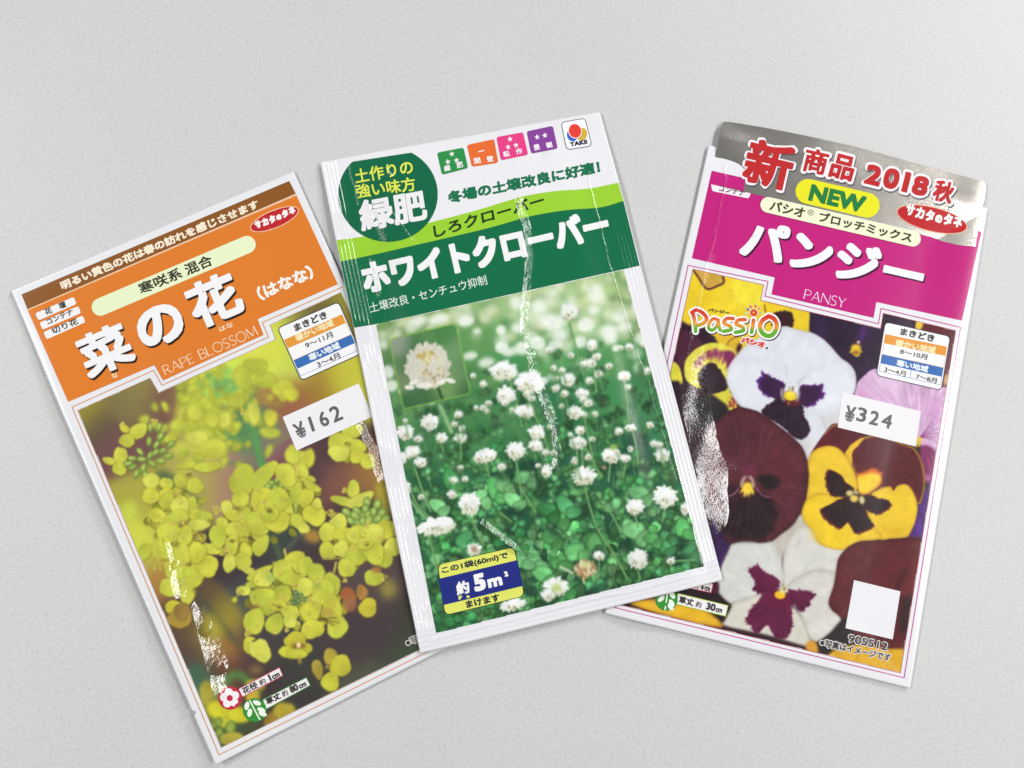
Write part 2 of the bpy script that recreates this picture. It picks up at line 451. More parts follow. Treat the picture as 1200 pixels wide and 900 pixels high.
# ---------------------------------------------------------------- glossy laminate: ink colour + creases, seals and fine crinkle
def laminate(name, P, creases=(), tents=(), seals=(), crumples=(), micro=(2200, 0.010), wob=(90, 0.0012), rough=0.16, broad=0.0):
    mat = bpy.data.materials.new(name); t = NT(mat)
    at = t.n.new('ShaderNodeAttribute'); at.attribute_name = 'ink'
    tc = t.n.new('ShaderNodeTexCoord'); p = tc.outputs['Object']
    flat = t.v('MULTIPLY', p, (1, 1, 0))
    nz = t.noise(flat, wob[0], 3)
    off = t.v('SCALE', t.v('SUBTRACT', nz.outputs['Color'], (0.5, 0.5, 0.5)), scale=wob[1] * 2)
    nz2 = t.noise(flat, 700, 2)
    off = t.v('ADD', off, t.v('SCALE', t.v('SUBTRACT', nz2.outputs['Color'], (0.5, 0.5, 0.5)), scale=0.0003))
    q = t.v('MULTIPLY', t.v('ADD', flat, off), (1, 1, 0))
    total = None; cr = t.noise(flat, 1700, 2.5, 0.6).outputs[0] if crumples else None
    for pts, w, amp in list(creases) + list(tents) + list(crumples):                              # each crease: polyline measured on the photo, half-width and height in mm
        L = [P.loc(*c) for c in pts]; best = None
        for a, b in zip(L[:-1], L[1:]):
            ba = (b[0] - a[0], b[1] - a[1], 0); l2 = ba[0] ** 2 + ba[1] ** 2
            pa = t.v('SUBTRACT', q, (a[0], a[1], 0))
            h = t.m('DIVIDE', t.v('DOT_PRODUCT', pa, ba), l2, clamp=True)
            d = t.v('LENGTH', t.v('SUBTRACT', pa, t.v('SCALE', ba, scale=h)))
            best = d if best is None else t.m('MINIMUM', best, d)
            q = t.v('MULTIPLY_ADD', best, (1e-9, 1e-9, 0), q)      # keeps the segments evaluated one after another
        g = t.m('DIVIDE', best, w * 0.001)
        if (pts, w, amp) in tents: g = t.m('SUBTRACT', 1.0, t.m('MINIMUM', g, 1.0))        # a sharp fold with two straight flanks
        else: g = t.m('POWER', 2.71828, t.m('MULTIPLY', t.m('MULTIPLY', g, g), -1.0))
        g = t.m('MULTIPLY', g, amp if (pts, w, amp) not in crumples else t.m('MULTIPLY', t.m('SUBTRACT', cr, 0.5), amp)); total = g if total is None else t.m('ADD', total, g)
        q = t.v('MULTIPLY_ADD', total, (1e-9, 1e-9, 0), q)
    for a, b, width, lam, amp in seals:                      # ribbed heat seal along one edge a-b (inside to the right of a->b)
        if total is not None: flat = t.v('MULTIPLY_ADD', total, (1e-9, 1e-9, 0), flat)
        A, B = P.loc(*a), P.loc(*b); dx, dy = B[0] - A[0], B[1] - A[1]; l = math.hypot(dx, dy)
        n = (-dy / l, dx / l, 0)
        d = t.m('ABSOLUTE', t.v('DOT_PRODUCT', t.v('SUBTRACT', t.v('ADD', flat, t.v('SCALE', off, scale=0.12)), (A[0], A[1], 0)), n))
        s = t.m('MULTIPLY', t.m('SINE', t.m('MULTIPLY', d, 2 * math.pi / (lam * 0.001))), amp)
        s = t.m('MULTIPLY', s, t.ramp(d, width * 0.001, width * 0.00088))
        if lam < 1.4:                                        # side seals end where the bottom seal begins
            al = t.m('DIVIDE', t.v('DOT_PRODUCT', t.v('SUBTRACT', flat, (A[0], A[1], 0)), (dx / l, dy / l, 0)), l)
            s = t.m('MULTIPLY', s, t.ramp(al, 0.962, 0.955))
        s = t.m('MULTIPLY', s, t.ramp(t.noise(flat, 55, 2).outputs[0], 0.35, 0.6, 0.45, 1.0))
        total = s if total is None else t.m('ADD', total, s)
    f = t.m('MULTIPLY', t.noise(flat, micro[0], 2, 0.6).outputs[0], micro[1])
    total = f if total is None else t.m('ADD', total, f)
    if broad: total = t.m('ADD', total, t.m('MULTIPLY', t.noise(flat, 45, 2).outputs[0], broad))
    bp = t.n.new('ShaderNodeBump'); bp.inputs['Strength'].default_value = 1.0; bp.inputs['Distance'].default_value = 0.001
    t.put(bp.inputs['Height'], total); t.put(t.bsdf.inputs['Normal'], bp.outputs[0])
    t.put(t.bsdf.inputs['Base Color'], at.outputs['Color'])
    t.put(t.bsdf.inputs['Roughness'], rough); t.bsdf.inputs['IOR'].default_value = 1.5
    return mat

def plain(name, rough, metal=0.0, bump=None):
    mat = bpy.data.materials.new(name); t = NT(mat)
    at = t.n.new('ShaderNodeAttribute'); at.attribute_name = 'ink'
    t.put(t.bsdf.inputs['Base Color'], at.outputs['Color']); t.put(t.bsdf.inputs['Roughness'], rough); t.put(t.bsdf.inputs['Metallic'], metal)
    if bump:
        tc = t.n.new('ShaderNodeTexCoord'); bp = t.n.new('ShaderNodeBump'); bp.inputs['Distance'].default_value = 0.001
        t.put(bp.inputs['Height'], t.m('MULTIPLY', t.noise(tc.outputs['Object'], bump[0], 3).outputs[0], bump[1])); t.put(t.bsdf.inputs['Normal'], bp.outputs[0])
    return mat

# ============================================================ the tabletop
def tabletop():
    me = bpy.data.meshes.new('tabletop'); bm = bmesh.new(); bmesh.ops.create_cube(bm, size=1.0)
    for v in bm.verts: v.co = Vector((v.co.x * 1.6, v.co.y * 1.2, v.co.z * 0.03 - 0.015))
    bmesh.ops.bevel(bm, geom=bm.edges[:], offset=0.003, segments=3, affect='EDGES'); bm.to_mesh(me); bm.free()
    mat = bpy.data.materials.new('pale_speckled_tabletop'); t = NT(mat)
    p = t.n.new('ShaderNodeTexCoord').outputs['Object']
    soft = t.ramp(t.noise(p, 1100, 3, 0.7).outputs[0], 0.25, 0.75, 0.91, 1.06)
    speck = t.ramp(t.noise(p, 1250, 1.5, 0.5).outputs[0], 0.64, 0.76, 1.0, 0.74)
    pale = t.ramp(t.noise(t.v('ADD', p, (3, 1, 2)), 700, 2, 0.5).outputs[0], 0.66, 0.80, 1.0, 1.04)
    cloud = t.ramp(t.noise(p, 12, 3, 0.5).outputs[0], 0.3, 0.7, 0.985, 1.015)
    k = t.m('MULTIPLY', t.m('MULTIPLY', soft, speck), t.m('MULTIPLY', pale, cloud))
    t.put(t.bsdf.inputs['Base Color'], t.v('SCALE', (0.555, 0.556, 0.556), scale=k))
    t.put(t.bsdf.inputs['Roughness'], 0.5)
    bp = t.n.new('ShaderNodeBump'); bp.inputs['Distance'].default_value = 0.001; bp.inputs['Strength'].default_value = 0.2
    t.put(bp.inputs['Height'], t.m('MULTIPLY', t.noise(p, 1100, 2).outputs[0], 0.05)); t.put(t.bsdf.inputs['Normal'], bp.outputs[0])
    return tag(new_obj('tabletop', me, None, mat), 'pale grey speckled tabletop under the three seed packets', 'table', None, 'structure')
tabletop()

# ============================================================ packet 1: rape blossom (orange)
def sm(x): x = np.clip(x, 0, 1); return x * x * (3 - 2 * x)
def pillow(s, t, p=0.5):
    return (np.clip(np.sin(math.pi * np.clip(s, 0, 1)), 0, 1) * np.clip(np.sin(math.pi * np.clip(t, 0, 1)), 0, 1) + 1e-6) ** p

def rape_base(s, t):
    e = np.minimum(np.minimum(s, 1 - s) * 0.6, np.minimum(t, 1 - t))
    return 0.00015 + 0.0007 * (1 - sm(e / 0.12)) + 0.0015 * (1 - sm(s / 0.22)) * sm(t / 0.3)
def rape_top(s, t):
    k = rape_base(s, t) + 0.00025 + 0.0012 * pillow(s, t, 0.7)
    return k
RAPE = Packet('rape_blossom_packet', [(12.3, 340.8), (344, 200.5), (584, 729), (252.5, 896.5)], rape_base, rape_top,
              'orange and white seed packet with yellow rape blossoms on its picture')
RAPE.mat = laminate('glossy_laminate_orange_packet', RAPE,
    tents=[([(199, 636), (204, 662)], 1.3, 0.36), ([(205, 664), (214, 698)], 2.0, 0.59), ([(234, 712), (241, 738)], 2.2, 0.65), ([(244, 741), (254, 780)], 3.0, 0.945), ([(254, 783), (259, 812)], 2.1, 0.71), ([(428, 495), (440, 522), (451, 560)], 2.4, 0.65)],
    crumples=[([(200, 655), (214, 700), (238, 745), (252, 805)], 1.6, .02), ([(427, 502), (445, 545)], 1.6, .1)], micro=(2300, 0.004), rough=0.14)

YEL = [(203, 207, 76), (196, 202, 72), (211, 214, 88), (188, 194, 68), (206, 205, 70)]
def paint_rape():
    c = Canvas(80, 335, 580, 890)
    c.splats([(95,485,150,142,52),(112,505,92,80,66),(135,525,112,76,76),(150,470,122,112,68),(168,455,142,136,72),(190,468,112,78,68),(206,455,118,80,70),(225,462,188,202,82),(262,432,200,222,80),
      (312,412,214,226,80),(342,425,192,206,86),(330,385,205,215,80),(352,372,120,110,60),(385,352,100,85,45),(400,345,165,165,60),(375,455,152,118,50),(402,445,190,186,60),(420,452,190,190,70),(340,472,150,96,70),(395,522,85,62,62),(360,548,80,60,65),
      (402,560,125,82,70),(430,560,150,112,60),(300,505,85,130,82),(320,525,140,122,116),(331,540,120,60,72),(240,560,170,160,82),(266,560,160,122,106),(160,585,165,160,66),(155,620,184,186,70),
      (165,650,182,182,74),(182,682,165,122,62),(205,722,95,70,56),(230,722,90,72,56),(250,737,152,142,52),(262,762,140,102,56),(220,772,85,70,60),(230,800,60,100,80),(272,780,95,60,56),
      (300,762,70,65,66),(310,690,75,80,80),(330,632,60,70,66),(290,652,62,52,56),(350,662,72,56,58),(420,600,70,55,58),(430,690,85,70,70),(420,732,70,58,60),(452,742,70,60,62),(482,742,62,62,52),(402,770,70,60,62),
      (350,782,62,62,58),(340,812,60,56,56),(420,802,80,86,66),(300,802,70,50,50),(482,762,62,80,60),(300,870,70,72,55),(262,860,60,80,50),(250,825,150,150,60),(530,700,60,55,52),(520,600,70,60,50)], 15)
    B = lambda x, y, rx, ry, a, col, f=4, op=.9: c.dot(x, y, rx, ry, a, col, f, op, mottle=.02)
    rs = random.Random(5)
    # far, blurred blossoms and stems
    for x, y, rx, ry in [(222,484,20,16),(233,510,15,13),(243,528,19,12),(219,546,14,6),(212,525,9,13),(284,415,16,10),(317,415,22,14),(300,432,14,9),(250,470,18,12),(205,505,10,9),(160,632,18,22),(150,600,10,14),(260,500,14,10),(345,405,12,16)]:
        B(x, y, rx, ry, rs.uniform(0, 180), (198 + rs.randint(-6, 10), 208, 74), 3.5, .8)
    for x, y, rx, ry, col in [(257,448,13,9,(128,182,92)),(245,440,9,8,(160,200,90)),(270,452,10,9,(110,165,95)),(262,436,12,7,(150,195,90)),(235,452,8,7,(140,190,88))]: B(x, y, rx, ry, 0, col, 2)
    c.stroke([(286,462),(294,500),(302,530),(312,560)], 8, (88, 142, 84), 2.2)
    c.stroke([(250,508),(270,522),(300,512)], 6, (92, 138, 84), 2.5, .8); c.stroke([(262,541),(300,546)], 4, (90, 135, 84), 2, .8)
    c.stroke([(345,505),(315,526),(303,535)], 3, (130, 140, 85), 1.5, .8)
    c.stroke([(190,560),(205,575),(235,590)], 9, (80, 112, 70), 2.5, .9); c.stroke([(318,625),(332,660)], 7, (74, 92, 70), 2)
    c.stroke([(335,645),(356,622)], 3, (90, 95, 78), 1.6); c.stroke([(232,700),(262,735),(280,760)], 7, (70, 74, 62), 3)
    c.stroke([(262,800),(280,790),(305,815)], 9, (84, 130, 62), 3); c.stroke([(230,780),(225,800),(238,820)], 12, (62, 104, 78), 4)
    c.dot(366, 628, 11, 8, 20, (176, 136, 58), 2.5, .9); c.dot(452, 560, 12, 20, 10, (160, 128, 52), 3, .8)
    c.dot(250, 735, 12, 18, -20, (160, 150, 52), 5, .9); c.dot(266, 760, 14, 12, 0, (150, 110, 56), 6, .8); c.dot(220, 655, 18, 8, 10, (150, 120, 50), 5, .5)
    c.dot(390, 515, 16, 26, 10, (78, 56, 60), 5, .7); c.dot(410, 500, 12, 8, 0, (150, 100, 60), 5, .5)
    c.dot(455, 690, 10, 12, 0, (150, 145, 62), 4, .8); c.dot(300, 785, 8, 6, 0, (135, 110, 62), 3, .8)
    # buds
    def buds(cx, cy, pts, lx=5.5, ly=2.8, tone=(166, 188, 82)):
        for x, y in pts:
            a = math.degrees(math.atan2(y - cy, x - cx)); k = rs.uniform(-12, 10)
            c.dot(x + .8, y + 1.2, lx + .8, ly + .9, a, (104, 124, 56), 1.0, .7)
            c.dot(x, y, lx, ly, a, (tone[0] + k, tone[1] + k, tone[2] + k), .7, edge=((120, 148, 66), 1.2))
            c.dot(x + math.cos(math.radians(a)) * 2, y - 1, lx * .35, ly * .4, a, (196, 212, 116), .8, .7)
    # petals: soft dark rim below, body, base tint
    def petal(x, y, rx, ry, a=0, tone=None, f=.55, dark=1.0):
        col = np.array(tone or YEL[rs.randrange(5)], float); n = 22; th = np.linspace(0, 2 * math.pi, n, endpoint=False)
        rx, ry = rx * 1.1, ry * 1.1
        w = 1 + .07 * np.sin(2 * th + rs.uniform(0, 6)) + .06 * np.sin(3 * th + rs.uniform(0, 6)) + .03 * np.sin(5 * th + rs.uniform(0, 6)) + .02 * np.sin(9 * th + rs.uniform(0, 6))
        ca, sa = math.cos(math.radians(a)), math.sin(math.radians(a)); X, Y = rx * w * np.cos(th), ry * w * np.sin(th)
        p = np.stack([x + X * ca - Y * sa, y + X * sa + Y * ca], 1); g = rs.uniform(0, 6.28)
        c.shape(p, col, f, False, mottle=.05, edge=(col * .95, 1.2), seed=rs.randrange(60), halo=((112, 104, 34), .8, (.5, 1.0), .6 * dark),
                inner=(x + math.cos(g) * rx * .9, y + math.sin(g) * ry * .9, max(rx, ry) * 1.5, col * .9))
        if min(rx, ry) > 6:
            for _ in range(4):
                o = rs.uniform(-.7, .7); c.stroke([(x + (o * rx) * ca, y + (o * rx) * sa - ry * .6), (x + (o * rx * .6) * ca, y + (o * rx * .6) * sa + ry * .6)], .7, col * rs.choice([.9, .93, 1.06]), .5, .4)
    def eye(x, y, r=4, col=(126, 128, 48)):
        c.dot(x, y, r, r * .7, 10, col, 1.2, .8)
        for _ in range(5): c.dot(x + rs.uniform(-r, r), y + rs.uniform(-r * .7, r * .7), .9, .9, 0, rs.choice([(92, 92, 36), (160, 128, 50), (206, 196, 90)]), .4)
    def sprig(x, y, a, n=5, l=6):
        for _ in range(n):
            b = math.radians(a + rs.uniform(-40, 40)); q = (x + math.cos(b) * l, y + math.sin(b) * l)
            c.stroke([(x, y), q], 1.2, (182, 176, 66), .5); c.dot(q[0], q[1], 1.1, 1.1, 0, (206, 186, 96), .4)
    mid = [(284,443,10,13),(310,446,12,9),(331,455,13,9),(263,491,8,10),(248,491,9,10),(232,514,12,10),(250,525,14,11),(297,485,7,13),(317,490,8,9),(316,507,11,6),(228,484,9,9),(277,470,10,9),(340,462,9,8),(303,430,10,9)]
    for _ in range(110):
        x, y = rs.gauss(255, 30), rs.gauss(482, 26); k = rs.uniform(.8, 1.04)
        petal(x, y, rs.uniform(3.5, 8), rs.uniform(3, 7), rs.uniform(0, 180), (200 * k, 208 * k, 72 * k), 1.5, .45)
    for _ in range(16): c.dot(rs.gauss(258, 12), rs.gauss(452, 9), 4.5, 3, rs.uniform(0, 180), rs.choice([(130,182,92),(156,196,96),(112,166,90)]), 1.3, .9)
    c.stroke([(297,500),(303,528),(312,560)], 6, (92, 148, 84), 1.4); c.stroke([(262,505),(280,516),(298,508)], 5, (96, 142, 84), 1.6, .8)
    for p in mid: petal(*p, rs.uniform(-25, 25), f=1.3, dark=.6)
    for x, y in [(257,455),(280,480),(300,455),(262,478)]: c.dot(x, y, 5, 4, 0, (112, 122, 66), 2, .6)
    sprig(283, 478, 80, 6, 7); c.dot(322, 473, 12, 4, 10, (150, 128, 60), 1.5, .8); c.dot(308, 466, 8, 9, 0, (168, 134, 70), 2, .7)
    c.dot(195, 560, 14, 8, 30, (72, 96, 60), 3, .8)
    for p in [(162,505,10,8,-40),(149,516,9,7,0),(146,502,6,4,30),(141,534,7,10,10),(128,540,7,4,10),(140,549,8,7,0),(200,513,8,5,-30)]: petal(*p)
    sprig(146, 500, 230, 5, 5)
    buds(172, 538, [(174.5,517),(188,511),(164,529),(183,521),(155,537),(166,538),(176,533),(197,534),(188,540),(155,547),(168,548),(178,543),(176,500),(186,500),(200,520),(160,555),(170,557),(190,528),(182,530),(150,543)])
    sprig(180, 500, 270, 7, 8)
    for cx_, cy_, sx_, sy_, n_ in ((205, 610, 24, 30, 80), (225, 655, 20, 16, 40), (278, 625, 14, 28, 50), (320, 590, 24, 24, 60), (350, 585, 14, 26, 36), (425, 630, 26, 18, 60), (330, 700, 28, 26, 80), (375, 705, 20, 26, 50), (205, 690, 14, 12, 16), (408, 525, 14, 14, 14)):
        for _ in range(n_):
            x, y = rs.gauss(cx_, sx_ * .62), rs.gauss(cy_, sy_ * .62); k = rs.uniform(.62, 1.0)
            petal(x, y, rs.uniform(2.5, 6), rs.uniform(2.5, 6), rs.uniform(0, 180), (196 * k, 196 * k, 58 * k + 8), .7, .7)
            if rs.random() < .2: sprig(x, y, rs.uniform(0, 360), 3, 5)
    # left clusters
    for p in [(211,563,7,8,0),(228.5,569,9,9,0),(219,545,11,4,-6),(243,547,14,6,-5),(177.5,564,10,8,15),(195,567,7,7,0),(177,581,9,9,0),(195,581,8,9,0)]: petal(*p)
    eye(186, 571, 4); eye(222, 557, 3)
    for p in [(185,604,9,8,0),(224,591,6,9,0),(228,603,7,7,0),(195.5,588,9,10,0),(198,612,10,6,10),(211,595,10,13,10),(206,608,14,9,-20)]: petal(*p)
    eye(196, 599, 4); c.dot(214, 614, 5, 4, 0, (104, 92, 52), 1.5, .8)
    for p in [(239,606,9,8,0),(261,615,6,10,-20),(233,615,12,6,0),(249,643,12,6,8),(255.5,628,10,12,0),(170,646,7,9,0)]: petal(*p)
    eye(247, 611, 4); sprig(253, 603, 280, 6, 9)
    for p in [(266,595,6,9,0),(275,604,10,6,0),(287,604,7,11,10),(278,621,13,9,0),(272,638,7,11,10),(288,646,7,9,0),(269,660,7,10,0),(285,658,9,9,0)]: petal(*p)
    eye(281, 598, 4); sprig(258, 650, 340, 8, 11); c.dot(272, 634, 3, 2, 0, (98, 86, 40), .8)
    for p in [(197,625,13,12,0),(217,628,8,11,10),(192,643,12,13,0),(207,667,13,11,0),(228,672,12,9,20),(243,663,11,13,0),(212,649,10,12,0),(231,647,10,11,0)]: petal(*p)
    eye(206, 638, 5); c.dot(233, 628, 6, 4, 0, (138, 116, 52), 1.2, .8); sprig(232, 627, 80, 5, 5); c.dot(186, 660, 5, 9, 0, (170, 150, 60), 2, .6)
    sprig(185, 655, 80, 4, 12)
    for p in [(219,684,15,8,-10),(198,689,11,9,20),(219,697,8,10,-15)]: petal(*p)
    for p in [(203,711,9,7,0,(196,190,56)),(211,724,13,11,0,(170,140,58)),(213,716,9,9,20,(150,122,62))]: petal(*p)
    # centre cluster
    for p in [(353,540,11,12,0),(343,533,9,10,0),(362,536,6,10,0)]: petal(*p, f=1)
    for p in [(284,563,14,17,25),(282,584,9,10,0),(309,557,21,8,-48)]: petal(*p)
    buds(322, 566, [(318,566),(325,562),(330,568),(322,572),(314,570)], 4.5, 3.2)
    for p in [(342,567,13,7,28),(335.5,556,10,14,-22),(353.5,554,8,9,0),(364,561,6,3,15),(366,570,11,4,28)]: petal(*p)
    eye(352, 559, 3, (150, 150, 60)); sprig(352, 556, 250, 6, 7)
    for p in [(340,593,8,8,0),(350.5,581,11,8,20),(359,583,8,10,20)]: petal(*p)
    c.stroke([(349,587),(346,600)], 2.4, (168, 182, 92), .6); c.stroke([(343,590),(345,600)], 1.2, (72, 62, 36), .5); c.stroke([(362,592),(354,600)], 1.2, (110, 100, 46), .5)
    for p in [(350,612,11,7,38),(356,619,6,6,0),(307,585,13,13,0),(325,586,13,13,0),(303,613,14,13,0),(325,611,13,12,0),(316,603,10,8,0)]: petal(*p)
    eye(316, 598, 4.5); c.dot(316, 599, 3, 1.6, 10, (106, 94, 40), .6)
    for p in [(368.5,603.5,12,12,0),(372,590,6,5,60),(305.5,639,8,12,25)]: petal(*p)
    # right cluster
    for p in [(413,505,11,8,0),(399,521,13,14,0),(397,531,11,9,0),(419,524,9,9,0),(419,535,9,7,0),(431,541,8,8,0)]: petal(*p)
    eye(408, 521, 4)
    for p in [(402,587,13,5,12),(414,573,7,9,10),(422,586,15,7,-28)]: petal(*p)
    sprig(408, 576, 210, 6, 6); c.dot(450, 585, 10, 22, -10, (176, 164, 62), 2.5, .8)
    buds(430, 618, [(430,588),(442,591),(447,601),(428,597),(437,600),(423,604),(431,604),(418,599),(406,600),(412,610),(420,612),(426,611),(437,610),(442,608),(432,609),(416,604),(452,608)], 6, 4.2, (150, 176, 88))
    for p in [(396,614,9,12,15),(384,624,9,11,0),(384,645,9,10,0),(402,628,12,9,0),(400,643,8,10,0),(454,620,10,11,0),(460,641,9,11,0),(450,655,9,10,0),(478,640,10,10,0),(470,622,8,8,0)]: petal(*p)
    eye(393, 634, 4); sprig(388, 606, 250, 6, 8)
    for p in [(418,626,12,10,0),(437,626,13,11,0),(418,650,11,12,0),(439,648,11,12,0),(428,637,8,6,0)]: petal(*p)
    eye(429, 637, 4.5)
    for p in [(406,665,10,10,0),(438,677,10,9,0)]: petal(*p)
    c.stroke([(378,655),(405,654)], 2, (160, 150, 70), .6); c.dot(441, 668, 6, 4, 0, (166, 120, 66), 1, .9); sprig(446, 672, 60, 6, 8)
    # bottom cluster
    c.stroke([(336,655),(333,643)], 3, (190, 176, 84), .6)
    for p in [(292,669,7,4,30),(304,672,15,5,-32),(297,684,9,4,-20),(286,692,8,5,0),(309,678,11,9,0)]: petal(*p)
    sprig(290, 668, 215, 4, 5); sprig(286, 694, 190, 6, 8); c.dot(318, 677, 6, 5, 0, (170, 190, 90), 1)
    for p in [(346,655,12,8,0),(357,664,8,11,20),(334,668,13,12,0),(341,677,14,8,0)]: petal(*p)
    c.stroke([(342,664),(347,672),(352,672)], 1.2, (120, 116, 42), .5)
    for p in [(370,671,10,10,0),(358,688,10,10,0),(388,686,9,15,0),(379,693,13,13,0),(376,701,11,8,0)]: petal(*p)
    sprig(372, 688, 250, 9, 6); c.dot(372, 686, 5, 5, 0, (150, 164, 74), 1.2, .8); c.stroke([(391,672),(394,658)], 2.4, (188, 180, 80), .6)
    for x, y in [(346,695),(347,700),(345,707),(350,704),(342,706),(352,698),(358,703)]: c.dot(x, y, 3.6, 3.4, 0, (128, 160, 96), .7, edge=((82, 106, 66), 1.2))
    for p in [(309,700,15,11,0),(331,698,9,12,0),(316,710,13,9,0),(326,709,9,7,0)]: petal(*p)
    c.dot(298, 712, 9, 4, 20, (134, 110, 54), 1, .85); eye(328, 712, 4); c.stroke([(320,708),(333,714)], 1, (96, 90, 34), .4)
    for p in [(298,728,12,13,0),(322,731,10,11,0),(340,718,9,9,0),(340,728,7,8,0)]: petal(*p)
    for p in [(390,714,10,15,0),(395,734,12,12,0),(364,716,12,11,0),(366,737,12,11,0)]: petal(*p)
    c.dot(384, 718, 9, 6, 20, (172, 150, 68), 1.5, .7)
    for q in [(395,724),(398,730),(392,733)]: c.stroke([(376,725), q], 1.0, (92, 74, 34), .4)
    for p in [(294,756,8,10,0),(305,762,11,13,-25)]: petal(*p)
    sprig(296, 742, 180, 7, 8); c.stroke([(296,752),(303,748)], 1.8, (78, 66, 36), .5)
    for p in [(346,750,12,9,0,(196,190,60)),(337,764,10,6,15,(200,200,62)),(355,761,11,6,-25,(200,196,62)),(347,766,11,6,0,(198,200,66))]: petal(*p)
    c.dot(350, 757, 9, 3.4, -4, (134, 100, 44), 1); c.dot(350, 756, 2.6, 3.4, 0, (226, 208, 150), .6); c.stroke([(350,768),(352,778)], 3, (176, 152, 66), .8)
    for p in [(408,697,9,7,20,(168,100,58)),(424,694,6,8,-20,(176,128,66)),(431,712,10,10,0,(200,190,60))]: petal(*p)
    c.dot(410, 708, 8, 9, 0, (158, 104, 70), 1.5, .9)
    for p in [(372,784,6,10,-10,(170,152,60)),(387,769,7,9,25,(178,160,62)),(399,780,12,11,0,(198,194,62)),(387,799,9,11,0,(202,202,64))]: petal(*p)
    eye(384, 782, 3)
    for cx_, cy_, sx_, sy_, n_ in ((205, 610, 20, 28, 26), (278, 625, 12, 26, 18), (318, 592, 22, 22, 18), (425, 632, 24, 16, 18), (345, 700, 40, 30, 40)):
        for _ in range(n_):
            x, y = rs.gauss(cx_, sx_ * .7), rs.gauss(cy_, sy_ * .7)
            if rs.random() < .45: sprig(x, y, rs.uniform(0, 360), 4, 4)
            else: c.dot(x, y, rs.uniform(.8, 2.2), rs.uniform(.6, 1.4), rs.uniform(0, 180), rs.choice([(150,142,50),(128,120,46),(226,222,110),(168,176,74)]), .6, .7)
    # foreground corner
    for p in [(242,812,8,13,0,(170,160,62)),(257,832,13,10,0,(206,204,48)),(279,838,12,9,0,(206,200,48)),(262,846,9,6,0,(204,200,52)),(332,836,13,12,-20,(176,160,52)),(318,846,8,9,-30,(158,128,52)),(300,802,10,6,0,(190,170,60)),(296,815,8,9,0,(196,170,58))]: petal(*p, f=1.5, dark=.5)
    for x, y, r in [(256,846,6),(270,852,8),(257,858,6),(262,866,7),(250,850,5)]: c.dot(x, y, r * .8, r, 10, (150, 170, 70), 1.2, edge=((112, 134, 58), 2))
    petal(273, 867, 12, 9, -10, (176, 164, 62), f=1.2)
    c.grain(.012); return c

RAPE_PIC = [(91, 481), (176, 443), (186, 460), (323, 398), (316.6, 380.6), (400, 342.5), (573, 722), (259, 876)]
photo_print(RAPE, paint_rape(), RAPE_PIC, 1, label='printed picture of yellow rape blossoms')
pouch(RAPE, (224, 226, 230), notch=0.898)

def thin_frame():
    b = Print(RAPE, 'picture_frame', layer=2.4, grid=3)
    out = [(84.5, 477), (180, 434), (190, 451.5), (314.5, 395), (307.5, 378), (401, 336.5)]
    b.line([(583, 723.5), (256.7, 884.5)] + out, 1.0, (214, 142, 92))
    b.line([(573, 722), (259, 876)] + RAPE_PIC[:6], 0.5, (190, 130, 90))
    b.build()
thin_frame()
b = Print(RAPE, 'title_panel', layer=1.4)
b.poly([(32.7, 364), (347.5, 229), (396, 333), (302, 374), (309, 392.5), (191, 446), (181, 428), (80, 471)], (217, 122, 42))
b.poly([(25.3, 345), (339, 212), (346.6, 227), (32.2, 362.4)], (136, 84, 34))
b.line([(32.5, 363.3), (347, 228)], 1.3, (244, 190, 130), .3)
panel = b.build()
b = Print(RAPE, 'slogan_lettering', panel, layer=3); b.text('明るい黄色の花は春の訪れを感じさせます', (73.5, 340.5), (304.5, 243.5), (69.5, 330.5), (240, 228, 205), .55); b.build()
b = Print(RAPE, 'variety_strip', panel, layer=3); b.poly(capsule((117.8, 359.8), (289.5, 286.8), 10.3), (226, 236, 196)); strip = b.build()
b = Print(RAPE, 'lettering', strip, layer=4.2)
b.text('寒咲系', (166, 345.8), (215, 325.5), (160.5, 333), (52, 50, 34), .35); b.text('混合', (220, 323.5), (250.8, 310.6), (214.5, 310.5), (52, 50, 34), .35); b.build()
for q, t, (bl, br, tl) in (([(41.3, 367.3), (86.5, 348), (90, 356.2), (45.3, 375.6)], '花　壇', ((54.4, 369.8), (78.7, 359.6), (51.3, 362.4))),
                           ([(46.4, 378.3), (91.8, 358.8), (95.2, 366.9), (50, 386.5)], 'コンテナ', ((56.5, 381), (86.7, 368), (53.8, 374.6))),
                           ([(51, 389.3), (97, 369.8), (100.4, 377.6), (54.8, 397.8)], '切り花', ((62.3, 392.2), (92.7, 379.4), (59.2, 385)))):
    b = Print(RAPE, 'use_tag', panel, layer=3); b.poly(rquad(q, 2.6), (234, 234, 236)); ut = b.build()
    b = Print(RAPE, 'lettering', ut, layer=4); b.text(t, bl, br, tl, (66, 64, 66), .25); b.build()
b = Print(RAPE, 'title_lettering', panel, layer=3)
for t, bl, br, tl, bo in (('菜', (105, 446), (161.7, 422), (84.6, 398.4), 1.9), ('の', (171, 413.5), (222, 391.8), (152.8, 371), 2.4), ('花', (233.6, 388.3), (289.7, 364.3), (212.6, 338.4), 2.3)):
    b.text(t, bl, br, tl, (40, 26, 18), bo, 0, (1.0, 1.2)); b.text(t, bl, br, tl, (40, 26, 18), bo, .5, (1.9, 2.3)); b.text(t, bl, br, tl, (236, 236, 239), bo, 1.1)
b.build()
b = Print(RAPE, 'reading_lettering', panel, layer=3)
b.text('（はなな）', (305.5, 353.5), (369.5, 325.5), (298.5, 337.5), (240, 234, 226), .8)
b.build()
b = Print(RAPE, 'reading_lettering', panel, layer=3); b.text('な', (132.3, 444.3), (139, 441.4), (129.8, 438.4), (244, 214, 180), .2); b.build()
